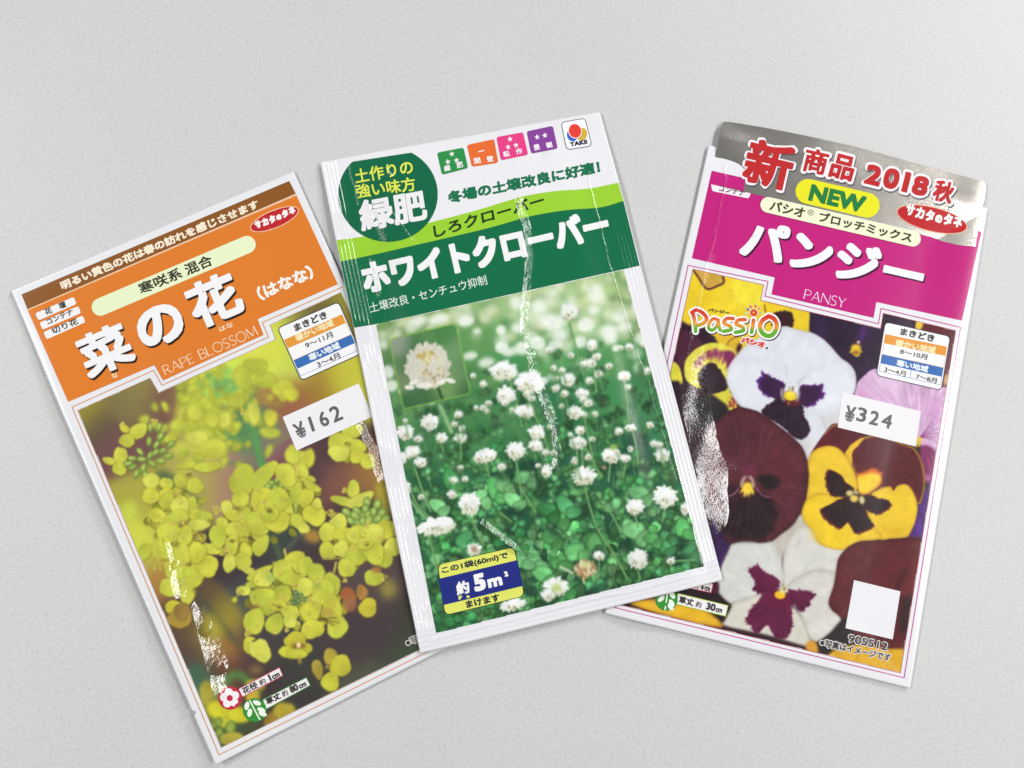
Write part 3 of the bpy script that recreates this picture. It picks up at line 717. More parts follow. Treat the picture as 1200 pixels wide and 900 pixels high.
b = Print(RAPE, 'reading_lettering', panel, layer=3); b.text('はな', (258, 389.3), (274, 382.3), (255.6, 383.6), (244, 214, 180), .2); b.build()

# roman capitals with thick and thin strokes, drawn as polylines (x, y in a unit-high box)
ROM = {'R': (.62, [((0, 0), (0, 1), 1), ((0, .97), (.3, .97), (.5, .86), (.5, .62), (.3, .5), (0, .5), .6), ((.25, .5), (.62, 0), 1)],), 'A': (.74, [((0, 0), (.37, 1), .55), ((.37, 1), (.74, 0), 1), ((.14, .34), (.6, .34), .5)]),
       'P': (.56, [((0, 0), (0, 1), 1), ((0, .97), (.3, .97), (.54, .85), (.54, .6), (.3, .46), (0, .46), .6)]), 'E': (.5, [((0, 0), (0, 1), 1), ((0, .97), (.48, .97), .55), ((0, .52), (.42, .52), .55), ((0, .03), (.5, .03), .55)]),
       'B': (.56, [((0, 0), (0, 1), 1), ((0, .97), (.3, .97), (.48, .87), (.48, .65), (.3, .53), (0, .53), .6), ((.3, .53), (.56, .42), (.56, .14), (.32, .03), (0, .03), .7)]), 'L': (.48, [((0, 0), (0, 1), 1), ((0, .03), (.48, .03), .55)]),
       'O': (.86, [((.43, 1), (.12, .86), (.0, .5), (.12, .14), (.43, 0), (.74, .14), (.86, .5), (.74, .86), (.43, 1), .75)]), 'S': (.48, [((.46, .9), (.26, 1), (.04, .86), (.06, .64), (.26, .52), (.46, .36), (.46, .14), (.22, 0), (0, .1), .75)]),
       'M': (.92, [((0, 0), (.08, 1), .55), ((.08, 1), (.46, .08), 1), ((.46, .08), (.84, 1), .55), ((.84, 1), (.92, 0), 1)]), 'N': (.74, [((0, 0), (0, 1), .55), ((0, 1), (.74, 0), 1), ((.74, 0), (.74, 1), .55)]), 'Y': (.7, [((0, 1), (.35, .48), 1), ((.7, 1), (.35, .48), .55), ((.35, .48), (.35, 0), 1)]), ' ': (.3, [])}
def roman(b, word, bl, br, tl, col, w, dz=0.0, gap=.17):
    bl, br, tl = (np.array(q, float) for q in (bl, br, tl)); tot = sum(ROM[ch][0] + gap for ch in word) - gap
    ex, ey = (br - bl) / tot, tl - bl; x = 0; k = 0
    for ch in word:
        for st in ROM[ch][1]:
            pts = [bl + (x + q[0]) * ex + q[1] * ey for q in st[:-1]]
            if len(pts) > 3: pts = spline(pts, False, 4)
            b.line(pts, w * st[-1], col, dz + k * .01); k += 1
        x += ROM[ch][0] + gap
b = Print(RAPE, 'english_lettering', panel, layer=3); roman(b, 'RAPE BLOSSOM', (194.5, 439.7), (302.5, 392.2), (189.8, 429.2), (246, 214, 184), 1.25); b.build()

def brand_oval(P, parent, c, rx, ry, deg, bl, br, tl, layer):
    b = Print(P, 'brand_oval', parent, layer=layer); b.poly(ellipse(*c, rx + 1.1, ry + 1.1, deg, 40), (238, 190, 160)); b.poly(ellipse(*c, rx, ry, deg, 40), (186, 36, 42), .4); o = b.build()
    b = Print(P, 'lettering', o, layer=layer + 1.2); bl, br, tl = (np.array(q, float) for q in (bl, br, tl)); e, u = br - bl, tl - bl; n = u / np.linalg.norm(u)
    x = 0.0; ws = [1, 1, 1, .8, 1, 1]; tot = sum(ws) + .15 * 5; up = [0, -.03, -.05, .0, .02, .06]
    for ch, w, k in zip('サカタのタネ', ws, up):
        p = bl + e * (x / tot) + u * k; q = p + e * (w / tot); hh = .72 if ch == 'の' else 1.0
        b.text(ch, p, q, p + u * hh, (246, 238, 238), .75); x += w + .15
    b.build()
brand_oval(RAPE, panel, (321.7, 256.9), 29.5, 9.6, -22.5, (300.5, 268.8), (347.5, 250.0), (297.3, 260.3), 3)

def sow_chart(P, quad, warm, cold, rows, split, outline, line_w, name='sowing_chart', layer=3):
    b = Print(P, name, layer=layer); q = np.array(quad, float)
    o = rquad(q, 5.5); b.poly(o, (238, 238, 240)); b.line(o, line_w, outline, .3, True)
    b.poly(warm, (224, 150, 58), .3); b.poly(cold, (58, 108, 178), .3)
    mid = np.array([warm[3], warm[2], cold[1], cold[0]], float); b.line(mid, .45, (205, 170, 120), .6, True)
    lowl = np.array(cold[3], float) * 1; lowr = np.array(cold[2], float); dn = (q[3] - q[0]) / np.linalg.norm(q[3] - q[0]); k = split[1]
    b.line([lowl, lowl + dn * k, lowr + dn * k, lowr], .5, (90, 124, 190), .6)
    if split[0]: b.line([(lowl + lowr) / 2, (lowl + lowr) / 2 + dn * k], .6, (90, 124, 190), .6)
    c = b.build(); t = Print(P, 'lettering', c, layer=layer + 1.2)
    for s, bl, br, tl, col, bo in rows: t.text(s, bl, br, tl, col, bo)
    t.build(); return c
INK, WARM, COLD = (62, 58, 58), (250, 226, 178), (226, 234, 246)
sow_chart(RAPE, [(325.3, 384.6), (396.8, 353.8), (423.3, 414.6), (353.3, 446)], [(332.8, 398.3), (401, 368.3), (405.4, 378.3), (337.2, 408.3)], [(344, 422.2), (411.5, 392), (416, 402), (348.5, 432.3)],
  [('まきどき', (346.7, 388.8), (384.3, 372.4), (343.2, 380.6), INK, .4), ('暖かい地域', (348.6, 400.6), (392.3, 381.6), (345.2, 392.9), WARM, .35), ('9～11月', (359.5, 408.8), (391, 395), (356.7, 402.2), INK, .15),
   ('寒い地域', (363.8, 423.6), (399.6, 408), (360.4, 415.8), COLD, .35), ('3～4月', (373.3, 431.2), (399.6, 419.6), (370.3, 424.6), INK, .15)], (False, 9.3), (52, 56, 72), 1.1)

def size_mark(P, kind, c, r, ban, txt, rim, layer=3):
    b = Print(P, 'flower_width_mark' if kind == 'flower' else 'plant_height_mark', layer=layer)
    b.poly(ban, (236, 232, 232)); b.line(ban, .9, rim, .25, True)
    if kind == 'flower':
        b.poly(ellipse(*c, r, r, 0, 36), (188, 44, 72), .5)
        for k in range(5):
            a = math.radians(-100 + 72 * k); b.poly(ellipse(c[0] + math.cos(a) * r * .5, c[1] + math.sin(a) * r * .5, r * .36, r * .36, 0, 18), (240, 232, 234), .8 + k * .05)
        b.poly(ellipse(*c, r * .45, r * .45, 0, 18), (240, 232, 234), 1.15); b.poly(ellipse(*c, r * .27, r * .27, 0, 16), (188, 44, 72), 1.4)
    else:
        b.poly(ellipse(*c, r, r, 0, 36), (52, 140, 52), .5); a0, sg = txt[-1]
        d = np.array([math.cos(math.radians(a0)), math.sin(math.radians(a0))]); n = np.array([-d[1], d[0]])
        b.line([np.array(c) - d * r * .95, np.array(c) + d * r * .95], 1.6, (232, 240, 230), .8)
        for k, (u, v) in enumerate(((-.45, -.45), (-.62, .42), (.25, -.5), (.0, .48), (.6, -.45))):
            if k == 1 and sg < 0: continue
            b.poly(ellipse(*(np.array(c) + d * r * u + n * r * v), r * .36, r * .2, a0 + (40 if v > 0 else -40), 16), (232, 240, 230), .9 + k * .04)
    m = b.build(); t = Print(P, 'lettering', m, layer=layer + 2)
    for q in txt[0]: t.text(*q)
    t.build()
def stretch(bl, br, tl, f0, f1, hs=1.0):
    bl, br, tl = (np.array(q, float) for q in (bl, br, tl)); e = br - bl; u = (tl - bl) * hs
    return bl + e * f0, bl + e * f1, bl + e * f0 + u
T = ((286.2, 814), (328.9, 792.2), (282.6, 806.6))
size_mark(RAPE, 'flower', (269.4, 818), 13.6, [(279.6, 807.3), (327.4, 782.3), (331.5, 791.6), (284.3, 816.7)],
  ([('花径', *stretch(*T, 0, .4), INK, .3), ('約', *stretch(*T, .46, .62, .9), INK, .1), ('1', *stretch(*T, .72, .77), INK, .6), ('cm', *stretch(*T, .8, 1, .6), INK, .35)],), (190, 60, 84))
T = ((313.6, 826.4), (360, 803.4), (310.4, 819))
size_mark(RAPE, 'plant', (298.6, 832), 13.8, [(308, 820), (359, 794), (363.6, 803), (312, 831)],
  ([('草丈', *stretch(*T, 0, .36), INK, .4), ('約', *stretch(*T, .4, .54, .9), INK, .1), ('80', *stretch(*T, .6, .8), INK, .5), ('cm', *stretch(*T, .82, 1, .6), INK, .35)], (62, 1)), (70, 150, 70))
b = Print(RAPE, 'caution_lettering', layer=3)
b.text('※写真はイメージです', (477.5, 758), (557, 722.5), (474, 750), (226, 224, 220), 1.0, rim=True); b.text('※写真はイメージです', (477.5, 758), (557, 722.5), (474, 750), (54, 50, 46), .2, .6); b.build()

STICKER = plain('matte_sticker_paper', 0.55, bump=(900, 0.02))
def price_sticker(P, quad, digits, yen, label, layer=3.5):
    b = Print(P, 'price_sticker', layer=layer, mat=STICKER, grid=6); b.poly(quad, (228, 227, 230)); s = b.build(label, thick=0.00008)
    t = Print(P, 'price_lettering', s, layer=layer + 1, mat=STICKER); bl, br, tl = yen
    t.text('¥', bl, br, tl, (88, 86, 88), .5)
    B, R, U = (np.array(q, float) for q in yen); e, u = R - B, U - B
    t.poly([B + e * .1 + u * .17, B + e * .92 + u * .17, B + e * .74 - u * .04, B + e * .3 - u * .04], (116, 114, 116), .5)
    for k, (d, bl, br, tl) in enumerate(digits): t.text(d, bl, br, tl, (88, 86, 88), .5)
    t.build()
price_sticker(RAPE, [(331.3, 488.7), (420.3, 449.4), (437, 488), (347.5, 528)],
  [('1', (366, 506.2), (369.5, 504.8), (360.4, 489.2)), ('6', (378, 501.2), (387.5, 497.2), (371.2, 484.8)), ('2', (391.5, 495.8), (402.8, 491), (384.4, 478.6))],
  ((349.5, 514.2), (361, 509), (342.2, 498)), 'white price sticker reading 162 yen')

# ============================================================ packet 2: pansy (magenta)
def pansy_base(s, t):
    e = np.minimum(np.minimum(s, 1 - s) * 0.6, np.minimum(t, 1 - t))
    return 0.00015 + 0.0007 * (1 - sm(e / 0.12))
def pansy_top(s, t):
    # a broad soft fold runs down the left third, its right flank leans towards the window
    ax = 0.115 + 0.02 * np.sin(5 * t)
    fold = 0.0009 * np.exp(-((s - ax) / 0.075) ** 2) * sm((t - 0.02) / 0.2) * (0.45 + 0.55 * sm((t - 0.35) / 0.2))
    return pansy_base(s, t) + 0.00025 + 0.0010 * pillow(s, t, 0.7) + fold
PANSY = Packet('pansy_packet', [(830.5, 170), (1158, 244), (1067, 807), (709, 718.7)], pansy_base, pansy_top,
               'magenta and white seed packet with mixed pansies and a silver foil banner across its top')
PANSY.mat = laminate('glossy_laminate_magenta_packet', PANSY,
    tents=[([(794, 420), (798, 470), (807, 520), (818, 556), (819, 598)], 9.0, 1.5)],
    creases=[([(850, 196), (848, 222), (836, 278), (828, 310), (818, 355), (806, 412)], 0.42, 0.2)], crumples=[([(806, 436), (811, 480), (820, 520), (834, 558), (836, 606)], 4.6, .055), ([(836, 300), (826, 330)], 1.4, .2), ([(850, 545), (862, 548)], 2.2, .12)], micro=(2300, 0.004), rough=0.14)

def paint_pansy():
    c = Canvas(700, 300, 1135, 805)
    c.img[:] = np.array([52, 34, 42]) / 255
    rs = random.Random(3)
    S = c.shape
    # yellow flower behind the logo
    S([(812,312),(897,330),(893,352),(950,366),(952,392),(925,388),(900,394),(868,414),(845,407),(838,394),(805,384),(795,382)], (226,196,42), .6, False, mottle=.04)
    c.dot(874, 345, 22, 19, 20, (234, 218, 60), 3, .9); c.dot(822, 352, 12, 22, 15, (224, 190, 38), 3, .6); c.dot(846, 358, 16, 16, 0, (232,206,48), 4, .8)
    c.stroke([(855,333),(858,345),(868,358),(880,366)], 2, (214,178,40), 1.5, .7)
    S([(815,316),(832,319),(847,324),(850,330),(841,335),(830,339),(822,330)], (196,156,62), .7, mottle=.08)
    c.stroke([(812,316),(819,326),(824,334),(830,339),(841,335),(848,331),(847,323)], 2.2, (66,28,42), .7)
    S([(796,376),(808,381),(822,380),(832,390),(834,402),(820,404),(800,402)], (48,26,40), .8, rag=1)
    S([(797,389),(812,392),(824,402),(812,414),(800,430),(786,445),(780,430)], (70,32,50), 1, mottle=.12)
    S([(838,394),(855,392),(866,398),(868,410),(858,418),(848,408)], (214,176,48), .8)
    c.stroke([(853,410),(853,402),(860,396),(868,394)], 1.2, (120,80,30), .5); c.dot(866, 408, 3, 6, 20, (60,26,40), .8)
    S([(905,368),(917,364),(928,367),(930,378),(927,385),(915,388),(904,380)], (52,28,32), .7, rag=2.4)
    c.stroke([(896,357),(897,366)], 1.6, (120,80,20), .5)
    # dark violet flower
    S([(949,364),(1036,384),(1038,366),(1082,376),(1074,405),(1040,442),(1028,434),(1010,452),(1003,442),(990,422),(970,404),(955,394),(948,388)], (44,28,52), .6, False, mottle=.16)
    c.dot(962, 388, 8, 12, 0, (52,34,70), 4, .7); c.dot(1011, 390, 4, 11, 22, (84,40,120), 2.5, .8); c.dot(985, 395, 14, 12, 0, (40,26,46), 5, .8); c.dot(1045, 384, 9, 5, 15, (64,36,84), 3, .8)
    for _ in range(26):
        a = math.radians(rs.uniform(20, 165)); c.stroke([(1003, 408), (1003 + math.cos(a) * rs.uniform(5, 9), 408 + math.sin(a) * rs.uniform(5, 11))], 2, rs.choice([(222,180,54),(206,160,48),(150,110,60)]), .6)
    c.dot(1003, 408, 6, 5, 0, (224,182,48), 1.2); c.dot(1003, 413, 3.5, 2, 0, (130,80,30), 1); c.dot(1006, 401, 2, 2, 0, (214,176,180), .7)
    S([(1074,374),(1122,386),(1114,425),(1106,462),(1096,452),(1090,400),(1074,388)], (94,40,46), .8, False, mottle=.08)
    S([(1074,376),(1082,378),(1078,388),(1073,390)], (220,186,56), .6); c.dot(1109, 445, 3, 7, 12, (204,170,110), 1.2)
    # lilac flower
    eye = (1078, 514)
    S([(1003,454),(1012,441),(1027,432),(1060,438),(1107,454),(1113,440),(1106,520),(1100,562),(1090,560),(1080,522),(1040,505),(1004,482)], (206,168,204), .7, mottle=.06, eye=eye, vein=.16)
    c.dot(1010, 462, 7, 4, -10, (214,140,190), 3, .8); c.dot(1096, 480, 9, 14, 10, (198,140,194), 5, .7); c.dot(1040, 450, 16, 7, 10, (216,190,216), 4, .8)
    for q in [(1102,492),(1104,500),(1104,507),(1102,514),(1098,488),(1103,520)]: c.stroke([(1079,512), ((1079+q[0])/2, q[1]*.5+512*.5-1), q], 1.3, (120,50,110), .6, .8, True)
    S([(1079,524),(1096,528),(1100,552),(1094,566),(1084,562)], (128,46,96), 1, eye=eye, vein=.3); c.dot(1088, 560, 5, 4, 20, (190,100,170), 1.5, .8)
    for _ in range(18):
        a = math.radians(rs.uniform(-60, 100)); c.stroke([(1074,514), (1074+math.cos(a)*rs.uniform(3,8), 516+math.sin(a)*rs.uniform(4,12))], 1.2, rs.choice([(226,200,90),(206,170,60)]), .5)
    # yellow and plum flower on the left
    S([(784,425),(794,427),(799,440),(799,450),(788,452),(780,450)], (214,206,62), .7); S([(783,450),(797,448),(796,470),(790,472)], (46,30,42), .8)
    S([(788,480),(794,480),(805,520),(812,560),(802,566),(792,520)], (212,176,52), .9)
    eye = (828, 470)
    S([(803,424),(814,410),(832,402),(850,404),(863,414),(860,428),(854,440),(856,458),(845,461),(830,458),(812,452),(803,442)], (216,208,74), .6, eye=eye, vein=.06)
    for k in range(120):
        u = rs.random(); a0 = (813 + 49 * u, 413 + 16 * (u - .5) ** 2 * 4 - 3 + rs.uniform(-2, 4)); d = np.array(eye) - np.array(a0); d /= np.linalg.norm(d)
        c.stroke([a0, tuple(np.array(a0) + d * rs.uniform(3, 9 + 8 * u))], 1.3, rs.choice([(130,48,92),(112,36,84),(150,66,104)]), .5, .85, True)
    S([(848,412),(861,414),(860,426),(854,434),(851,426)], (122,42,84), .8, rag=1.5)
    S([(818,438),(826,428),(835,425),(844,433),(851,446),(852,456),(842,461),(830,462),(820,452)], (46,30,40), .5, rag=2.6, mottle=.1)
    S([(831,464),(843,460),(855,459),(864,470),(862,480),(850,480),(838,470)], (210,198,66), .6, rag=.8)
    for _ in range(26): c.dot(rs.uniform(855,866), rs.uniform(466,480), 1.4, 1.2, 0, (146,46,62), .5, .9)
    S([(812,470),(831,462),(843,468),(854,479),(846,492),(828,502),(815,500),(808,482)], (42,38,40), 1, mottle=.12)
    c.stroke([(863,476),(872,470)], 2.5, (70,50,50), .7)
    # large white flower
    eye = (927, 464)
    S([(852,446),(853,432),(862,418),(877,402),(890,395),(905,387),(920,382),(930,385),(948,389),(958,393),(970,402),(985,419),(995,426),(1002,436),(1003,449),(1000,461),(988,480),(983,500),(975,508),(969,514),(965,530),(952,540),(946,540),(935,525),(920,510),(905,500),(892,485),(880,480),(868,476),(860,466),(855,456)], (213,216,224), .6, mottle=.03, edge=((200,202,208),3), eye=eye, vein=.02, halo=((40,30,44),1.2,(.5,1),.5))
    S([(905,470),(888,478),(870,474),(858,458),(853,440),(866,424),(890,430),(908,445)], (218,221,228), 2.5, mottle=.02, op=.7)
    S([(934,470),(940,448),(960,434),(985,440),(1000,444),(1000,462),(985,478),(965,480)], (220,222,230), 2.0, mottle=.02, op=.8)
    c.stroke([(921,428),(922,445),(924,455)], 1.6, (196,196,204), 1, .8); c.stroke([(944,441),(938,447),(934,452)], 2.2, (184,182,190), 1, .7); c.stroke([(952,432),(940,444)], 1.4, (200,200,206), 1, .6)
    c.dot(975, 492, 13, 5, -25, (204,198,192), 3, .6); c.dot(946, 524, 8, 12, 20, (208,206,206), 2.5, .7); c.dot(972, 470, 14, 8, 0, (222,226,232), 4, .6)
    c.stroke([(962,488),(968,502),(970,512)], 1.6, (178,170,160), 1, .7)
    for blot, seed in (([(887,446),(893,440),(891,436),(896,437),(903,441),(912,445),(919,449),(918,456),(915,465),(907,467),(898,463),(891,458)],1), ([(938,453),(946,451),(956,451),(965,451),(964,457),(966,463),(960,469),(954,474),(945,477),(937,471)],5)):
        S(blot, (84,36,116), .5, rag=5, seed=seed); S([(b[0]*.9+.1*eye[0], b[1]*.9+.1*eye[1]) for b in blot], (54,30,64), .7, rag=2, seed=seed, mottle=.1)
    S([(908,468),(917,463),(931,470),(940,475),(943,488),(949,500),(947,510),(938,515),(930,512),(914,498),(892,484)], (46,30,46), .5, rag=2.2, mottle=.12, eye=eye, vein=.3)
    S([(917,463),(926,458),(936,466),(937,474),(928,476),(919,471)], (90,36,40), .8); c.dot(926, 464, 7.5, 5.6, 8, (234,206,44), .7); c.dot(927, 461, 4, 2.4, 0, (242,226,90), .8)
    c.stroke([(925,457),(926,453)], 1.4, (150,120,40), .5); c.stroke([(929,458),(929,453)], 1.4, (90,70,40), .5); c.stroke([(924,471),(924,475)], 1.2, (200,140,60), .5)
    for s_ in (-1, 1): c.stroke([(926+s_*9,455),(926+s_*10,462),(926+s_*7,470)], 2.4, (226,226,210), .8, .8)
    # lower white flower with plum blotches
    eye = (915, 694)
    S([(905,634),(930,610),(941,602),(950,612),(948,622),(930,628),(918,650),(914,664)], (190,184,172), .8, mottle=.05)
    S([(852,642),(868,634),(905,634),(916,660),(919,682),(905,695),(880,703),(856,708),(843,696),(837,680),(841,662)], (206,207,203), .8, mottle=.04, edge=((188,188,182),3), eye=eye, vein=.03)
    S([(919,642),(929,625),(943,617),(955,622),(965,638),(990,642),(992,650),(985,662),(980,676),(960,681),(935,686),(920,692),(917,666)], (209,208,200), .8, mottle=.04, edge=((190,188,178),3), eye=eye, vein=.03)
    S([(922,690),(945,672),(962,668),(982,674),(982,692),(976,706),(986,722),(990,730),(976,742),(962,752),(948,748),(938,722)], (207,205,198), .8, mottle=.04, edge=((186,184,174),3), eye=eye, vein=.03, halo=((150,146,136),1.5,(-.5,-1),.5))
    S([(848,724),(853,711),(875,702),(900,697),(920,705),(938,722),(947,745),(950,758),(900,744),(850,733)], (205,203,190), .8, mottle=.04, eye=eye, vein=.03, halo=((150,146,136),1.5,(-.4,-1),.6))
    for blot, seed in (([(877,667),(884,664),(888,661),(893,668),(901,672),(912,679),(914,687),(905,693),(891,697),(882,690),(885,684),(880,676)],2), ([(925,691),(940,692),(956,696),(951,703),(947,711),(938,717),(930,708),(923,701)],4), ([(896,695),(910,691),(925,701),(929,728),(926,742),(918,749),(909,748),(903,738),(898,733),(888,742),(880,735),(874,727),(880,714),(889,703)],9)):
        S(blot, (94,30,62), .5, rag=5, seed=seed, mottle=.08, eye=eye, vein=.2)
    S([(897,698),(910,692),(925,701),(928,714),(915,712),(900,708)], (104,24,58), 1.5, op=.6)
    c.dot(914, 697, 6.5, 5, 10, (236,186,44), .7); c.dot(918, 691, 5, 4, 30, (226,222,180), .8); c.dot(919, 690, 1.6, 2.2, 10, (140,96,50), .6); c.stroke([(918,690),(919,668)], 1.5, (190,190,160), .8, .7)
    # violet flower at the right edge and left edge
    S([(1082,580),(1092,562),(1098,560),(1087,604),(1080,645),(1066,640),(1066,620)], (74,40,114), .8, mottle=.2); c.dot(1076, 618, 4, 14, 14, (98,60,150), 2, .5)
    S([(834,598),(848,632),(856,638),(846,662),(840,676),(836,664)], (58,36,78), .9, mottle=.15)
    # yellow and brown flower
    eye = (1003, 580)
    S([(950,532),(966,508),(980,496),(1012,506),(1002,522),(990,532),(975,526),(960,526)], (88,32,38), .7, mottle=.1); c.stroke([(966,509),(974,501),(982,497)], 1, (196,160,70), .6)
    top = [(991,532),(1000,520),(1014,512),(1032,510),(1056,519),(1071,525),(1080,540),(1084,561),(1082,580),(1076,591),(1065,577),(1045,577),(1030,570),(1012,562),(1003,556),(997,542)]
    S(top, (206,160,52), .6); S([(x + (1040 - x) * .028, y + (560 - y) * .03) for x, y in top], (88,32,38), .8, mottle=.08, eye=eye, vein=.14)
    S([(990,534),(999,520),(1012,513),(1006,522),(999,530),(998,545)], (226,180,48), .7, rag=1.5)
    S([(1003,556),(1013,553),(1024,549),(1034,556),(1032,567),(1020,578),(1010,579),(1004,571)], (214,110,40), 1, rag=5, seed=3); S([(1004,560),(1014,556),(1024,554),(1032,559),(1030,568),(1019,577),(1010,578),(1004,571)], (238,202,56), .8, rag=1.5)
    S([(943,552),(951,531),(965,523),(980,524),(992,535),(1000,550),(1004,562),(1004,575),(990,582),(975,583),(955,582),(945,588),(946,566)], (229,193,52), .6, mottle=.04, edge=((206,160,44),2), eye=eye, vein=.03, halo=((70,40,40),1,(.3,.8),.5))
    S([(1015,600),(1018,582),(1030,573),(1043,570),(1047,575),(1052,569),(1063,568),(1071,578),(1075,592),(1074,606),(1068,622),(1060,632),(1040,634),(1028,630),(1018,614)], (230,194,50), .6, mottle=.04, edge=((206,164,40),2), eye=eye, vein=.03, halo=((70,40,40),1,(-.3,-.8),.5))
    S([(939,596),(945,586),(960,579),(983,582),(995,589),(1016,599),(1026,620),(1034,630),(1020,634),(1005,638),(990,644),(975,643),(959,636),(953,622),(943,612)], (233,198,46), .6, mottle=.04, edge=((212,168,40),2), eye=eye, vein=.03, halo=((180,130,40),1,(0,-1),.5))
    c.dot(955, 625, 6, 12, -20, (214,180,50), 2, .5); c.dot(1050, 622, 14, 5, 0, (208,166,36), 3, .6); c.stroke([(1026,604),(1032,616),(1046,624)], 1.2, (206,160,40), .8, .7)
    for blot, seed in (([(968,553),(976,551),(985,558),(992,566),(1000,572),(998,580),(985,582),(973,580),(968,568)],3), ([(961,598),(975,590),(985,585),(1000,585),(1012,592),(1017,605),(1024,617),(1015,623),(1003,626),(997,618),(993,613),(984,620),(974,615),(966,608)],6), ([(1010,590),(1018,581),(1030,584),(1043,588),(1044,594),(1038,599),(1031,603),(1024,602),(1015,597)],8)):
        S(blot, (92,34,34), .5, rag=3.5, seed=seed); S([(x*.94+.06*eye[0], y*.94+.06*eye[1]) for x, y in blot], (44,28,30), .6, rag=1.6, seed=seed, mottle=.12)
    for x, y, rx, ry, a, col in [(996,578,5,4,0,(222,214,150)),(1010,586,3.6,5.5,-10,(224,220,172)),(1001,584,5.5,5,0,(226,200,90)),(1003,577,4,2.5,10,(230,222,170))]: c.dot(x, y, rx, ry, a, col, .6, edge=((160,140,80),1.5))
    c.dot(1003, 580, 2, 1.2, 10, (90,84,60), .5)
    # dark maroon flower
    eye = (877, 568)
    S([(830,502),(845,490),(860,479),(880,480),(896,487),(915,501),(932,515),(942,528),(947,548),(947,566),(942,590),(935,605),(929,615),(916,625),(905,633),(892,636),(881,634),(870,633),(856,636),(848,626),(840,616),(834,600),(824,560),(826,520)], (88,42,50), .6, mottle=.1, edge=((70,34,42),4), eye=eye, vein=.2, halo=((50,40,40),1.2,(.4,1),.5))
    c.dot(918, 545, 20, 26, 20, (98,42,50), 8, .6); c.dot(860, 515, 22, 18, 0, (76,40,48), 8, .7)
    S([(850,592),(870,582),(896,577),(911,598),(906,622),(890,633),(862,633),(846,622),(838,606)], (46,32,36), 2.2, mottle=.16, eye=eye, vein=.3); S([(887,559),(902,556),(914,562),(911,572),(897,573)], (42,30,34), 1.5, mottle=.1); S([(838,575),(862,568),(868,580),(850,590)], (54,34,40), 2)
    c.dot(877, 551, 8, 5, 0, (118,44,78), 2.5, .8); c.stroke([(852,582),(860,579),(866,572)], 1.4, (170,100,140), .6, .9); c.stroke([(886,571),(893,580),(903,583)], 1.4, (160,90,130), .6, .9)
    for s_ in (-1, 1): c.stroke([(876+s_*2,558),(876+s_*6,564),(876+s_*7,571)], 3, (206,190,176), .8, .9)
    for _ in range(46):
        a = math.radians(rs.uniform(25, 155)); l = rs.uniform(5, 15); c.stroke([(876, 568), (876 + math.cos(a) * l * .8, 569 + math.sin(a) * l)], 2, rs.choice([(228,196,66),(214,178,52),(238,212,90)]), .5, .9, True)
    c.dot(876, 571, 6, 6, 0, (230,198,60), 1.2); c.dot(877, 563, 3, 2, 0, (120,60,50), .7)
    # maroon flower lower right, corner flowers
    S([(980,668),(983,654),(994,641),(1010,634),(1030,634),(1050,631),(1085,636),(1080,700),(1062,790),(1040,764),(1004,762),(992,752),(986,726),(975,715),(971,705),(977,686)], (94,40,44), .7, mottle=.1, edge=((78,32,36),4), halo=((120,100,90),1.5,(-.6,-.6),.5))
    S([(1052,690),(1064,660),(1080,652),(1078,690),(1062,700)], (108,42,44), 2.5, op=.8); c.stroke([(1050,690),(1060,672),(1066,664)], 4, (60,30,34), 2, .8); c.dot(1062, 720, 8, 24, 8, (48,34,36), 3, .9)
    S([(955,756),(972,742),(990,724),(1000,742),(1010,760),(985,770),(962,766)], (44,38,38), .9, mottle=.15); S([(946,752),(956,753),(958,766),(945,762)], (208,150,50), .8)
    S([(970,768),(985,758),(1010,756),(1040,760),(1065,764),(1058,795),(1010,782),(968,774)], (214,166,44), 1, mottle=.06); c.stroke([(1006,764),(1003,776)], 2, (180,130,30), 1, .7)
    S([(715,700),(760,688),(832,688),(858,710),(848,730),(800,724),(715,712)], (42,30,32), .9, False, mottle=.15)
    S([(741,709),(752,702),(780,704),(810,709),(832,718),(846,735),(800,727)], (226,180,42), .8, mottle=.05, edge=((196,140,40),3)); c.dot(775, 705, 16, 4, 12, (196,130,50), 2, .5)
    c.dot(838, 688, 5, 8, 0, (70,30,50), 1)
    c.grain(.012); return c

PANSY_PIC = [(812, 315.3), (895, 334), (891.4, 352), (1032, 385), (1035, 367), (1120, 387.4), (1055, 788.7), (727, 709)]
photo_print(PANSY, paint_pansy(), PANSY_PIC, 1, label='printed picture of white, yellow and maroon pansies')
pouch(PANSY, (227, 227, 232))
b = Print(PANSY, 'picture_frame', layer=2.4, grid=3)
b.line([(720.5, 712), (806.3, 311), (900, 329.8), (896.4, 347), (1029.4, 379.5), (1032.4, 361.5), (1125.6, 383.6), (1059.5, 794.2)], 1.05, (196, 66, 150), closed=True)
b.line(PANSY_PIC, 0.6, (186, 70, 90), closed=True); b.build()
b = Print(PANSY, 'title_panel', layer=1.4)
b.poly([(834, 200), (1150, 272), (1127.2, 375.8), (1027, 354), (1023.7, 372.6), (904, 345), (907.8, 325.2), (810.7, 302.7)], (190, 32, 122)); panel = b.build()
b = Print(PANSY, 'use_tag', panel, layer=3); b.poly(rquad([(833, 216), (880, 226.7), (877, 232.6), (834.7, 224)], 1.6), (236, 228, 236)); ut = b.build()
b = Print(PANSY, 'lettering', ut, layer=4); b.text('コンテナ', (842, 224), (872, 230.4), (843.5, 216.5), (80, 66, 76), .2); b.build()

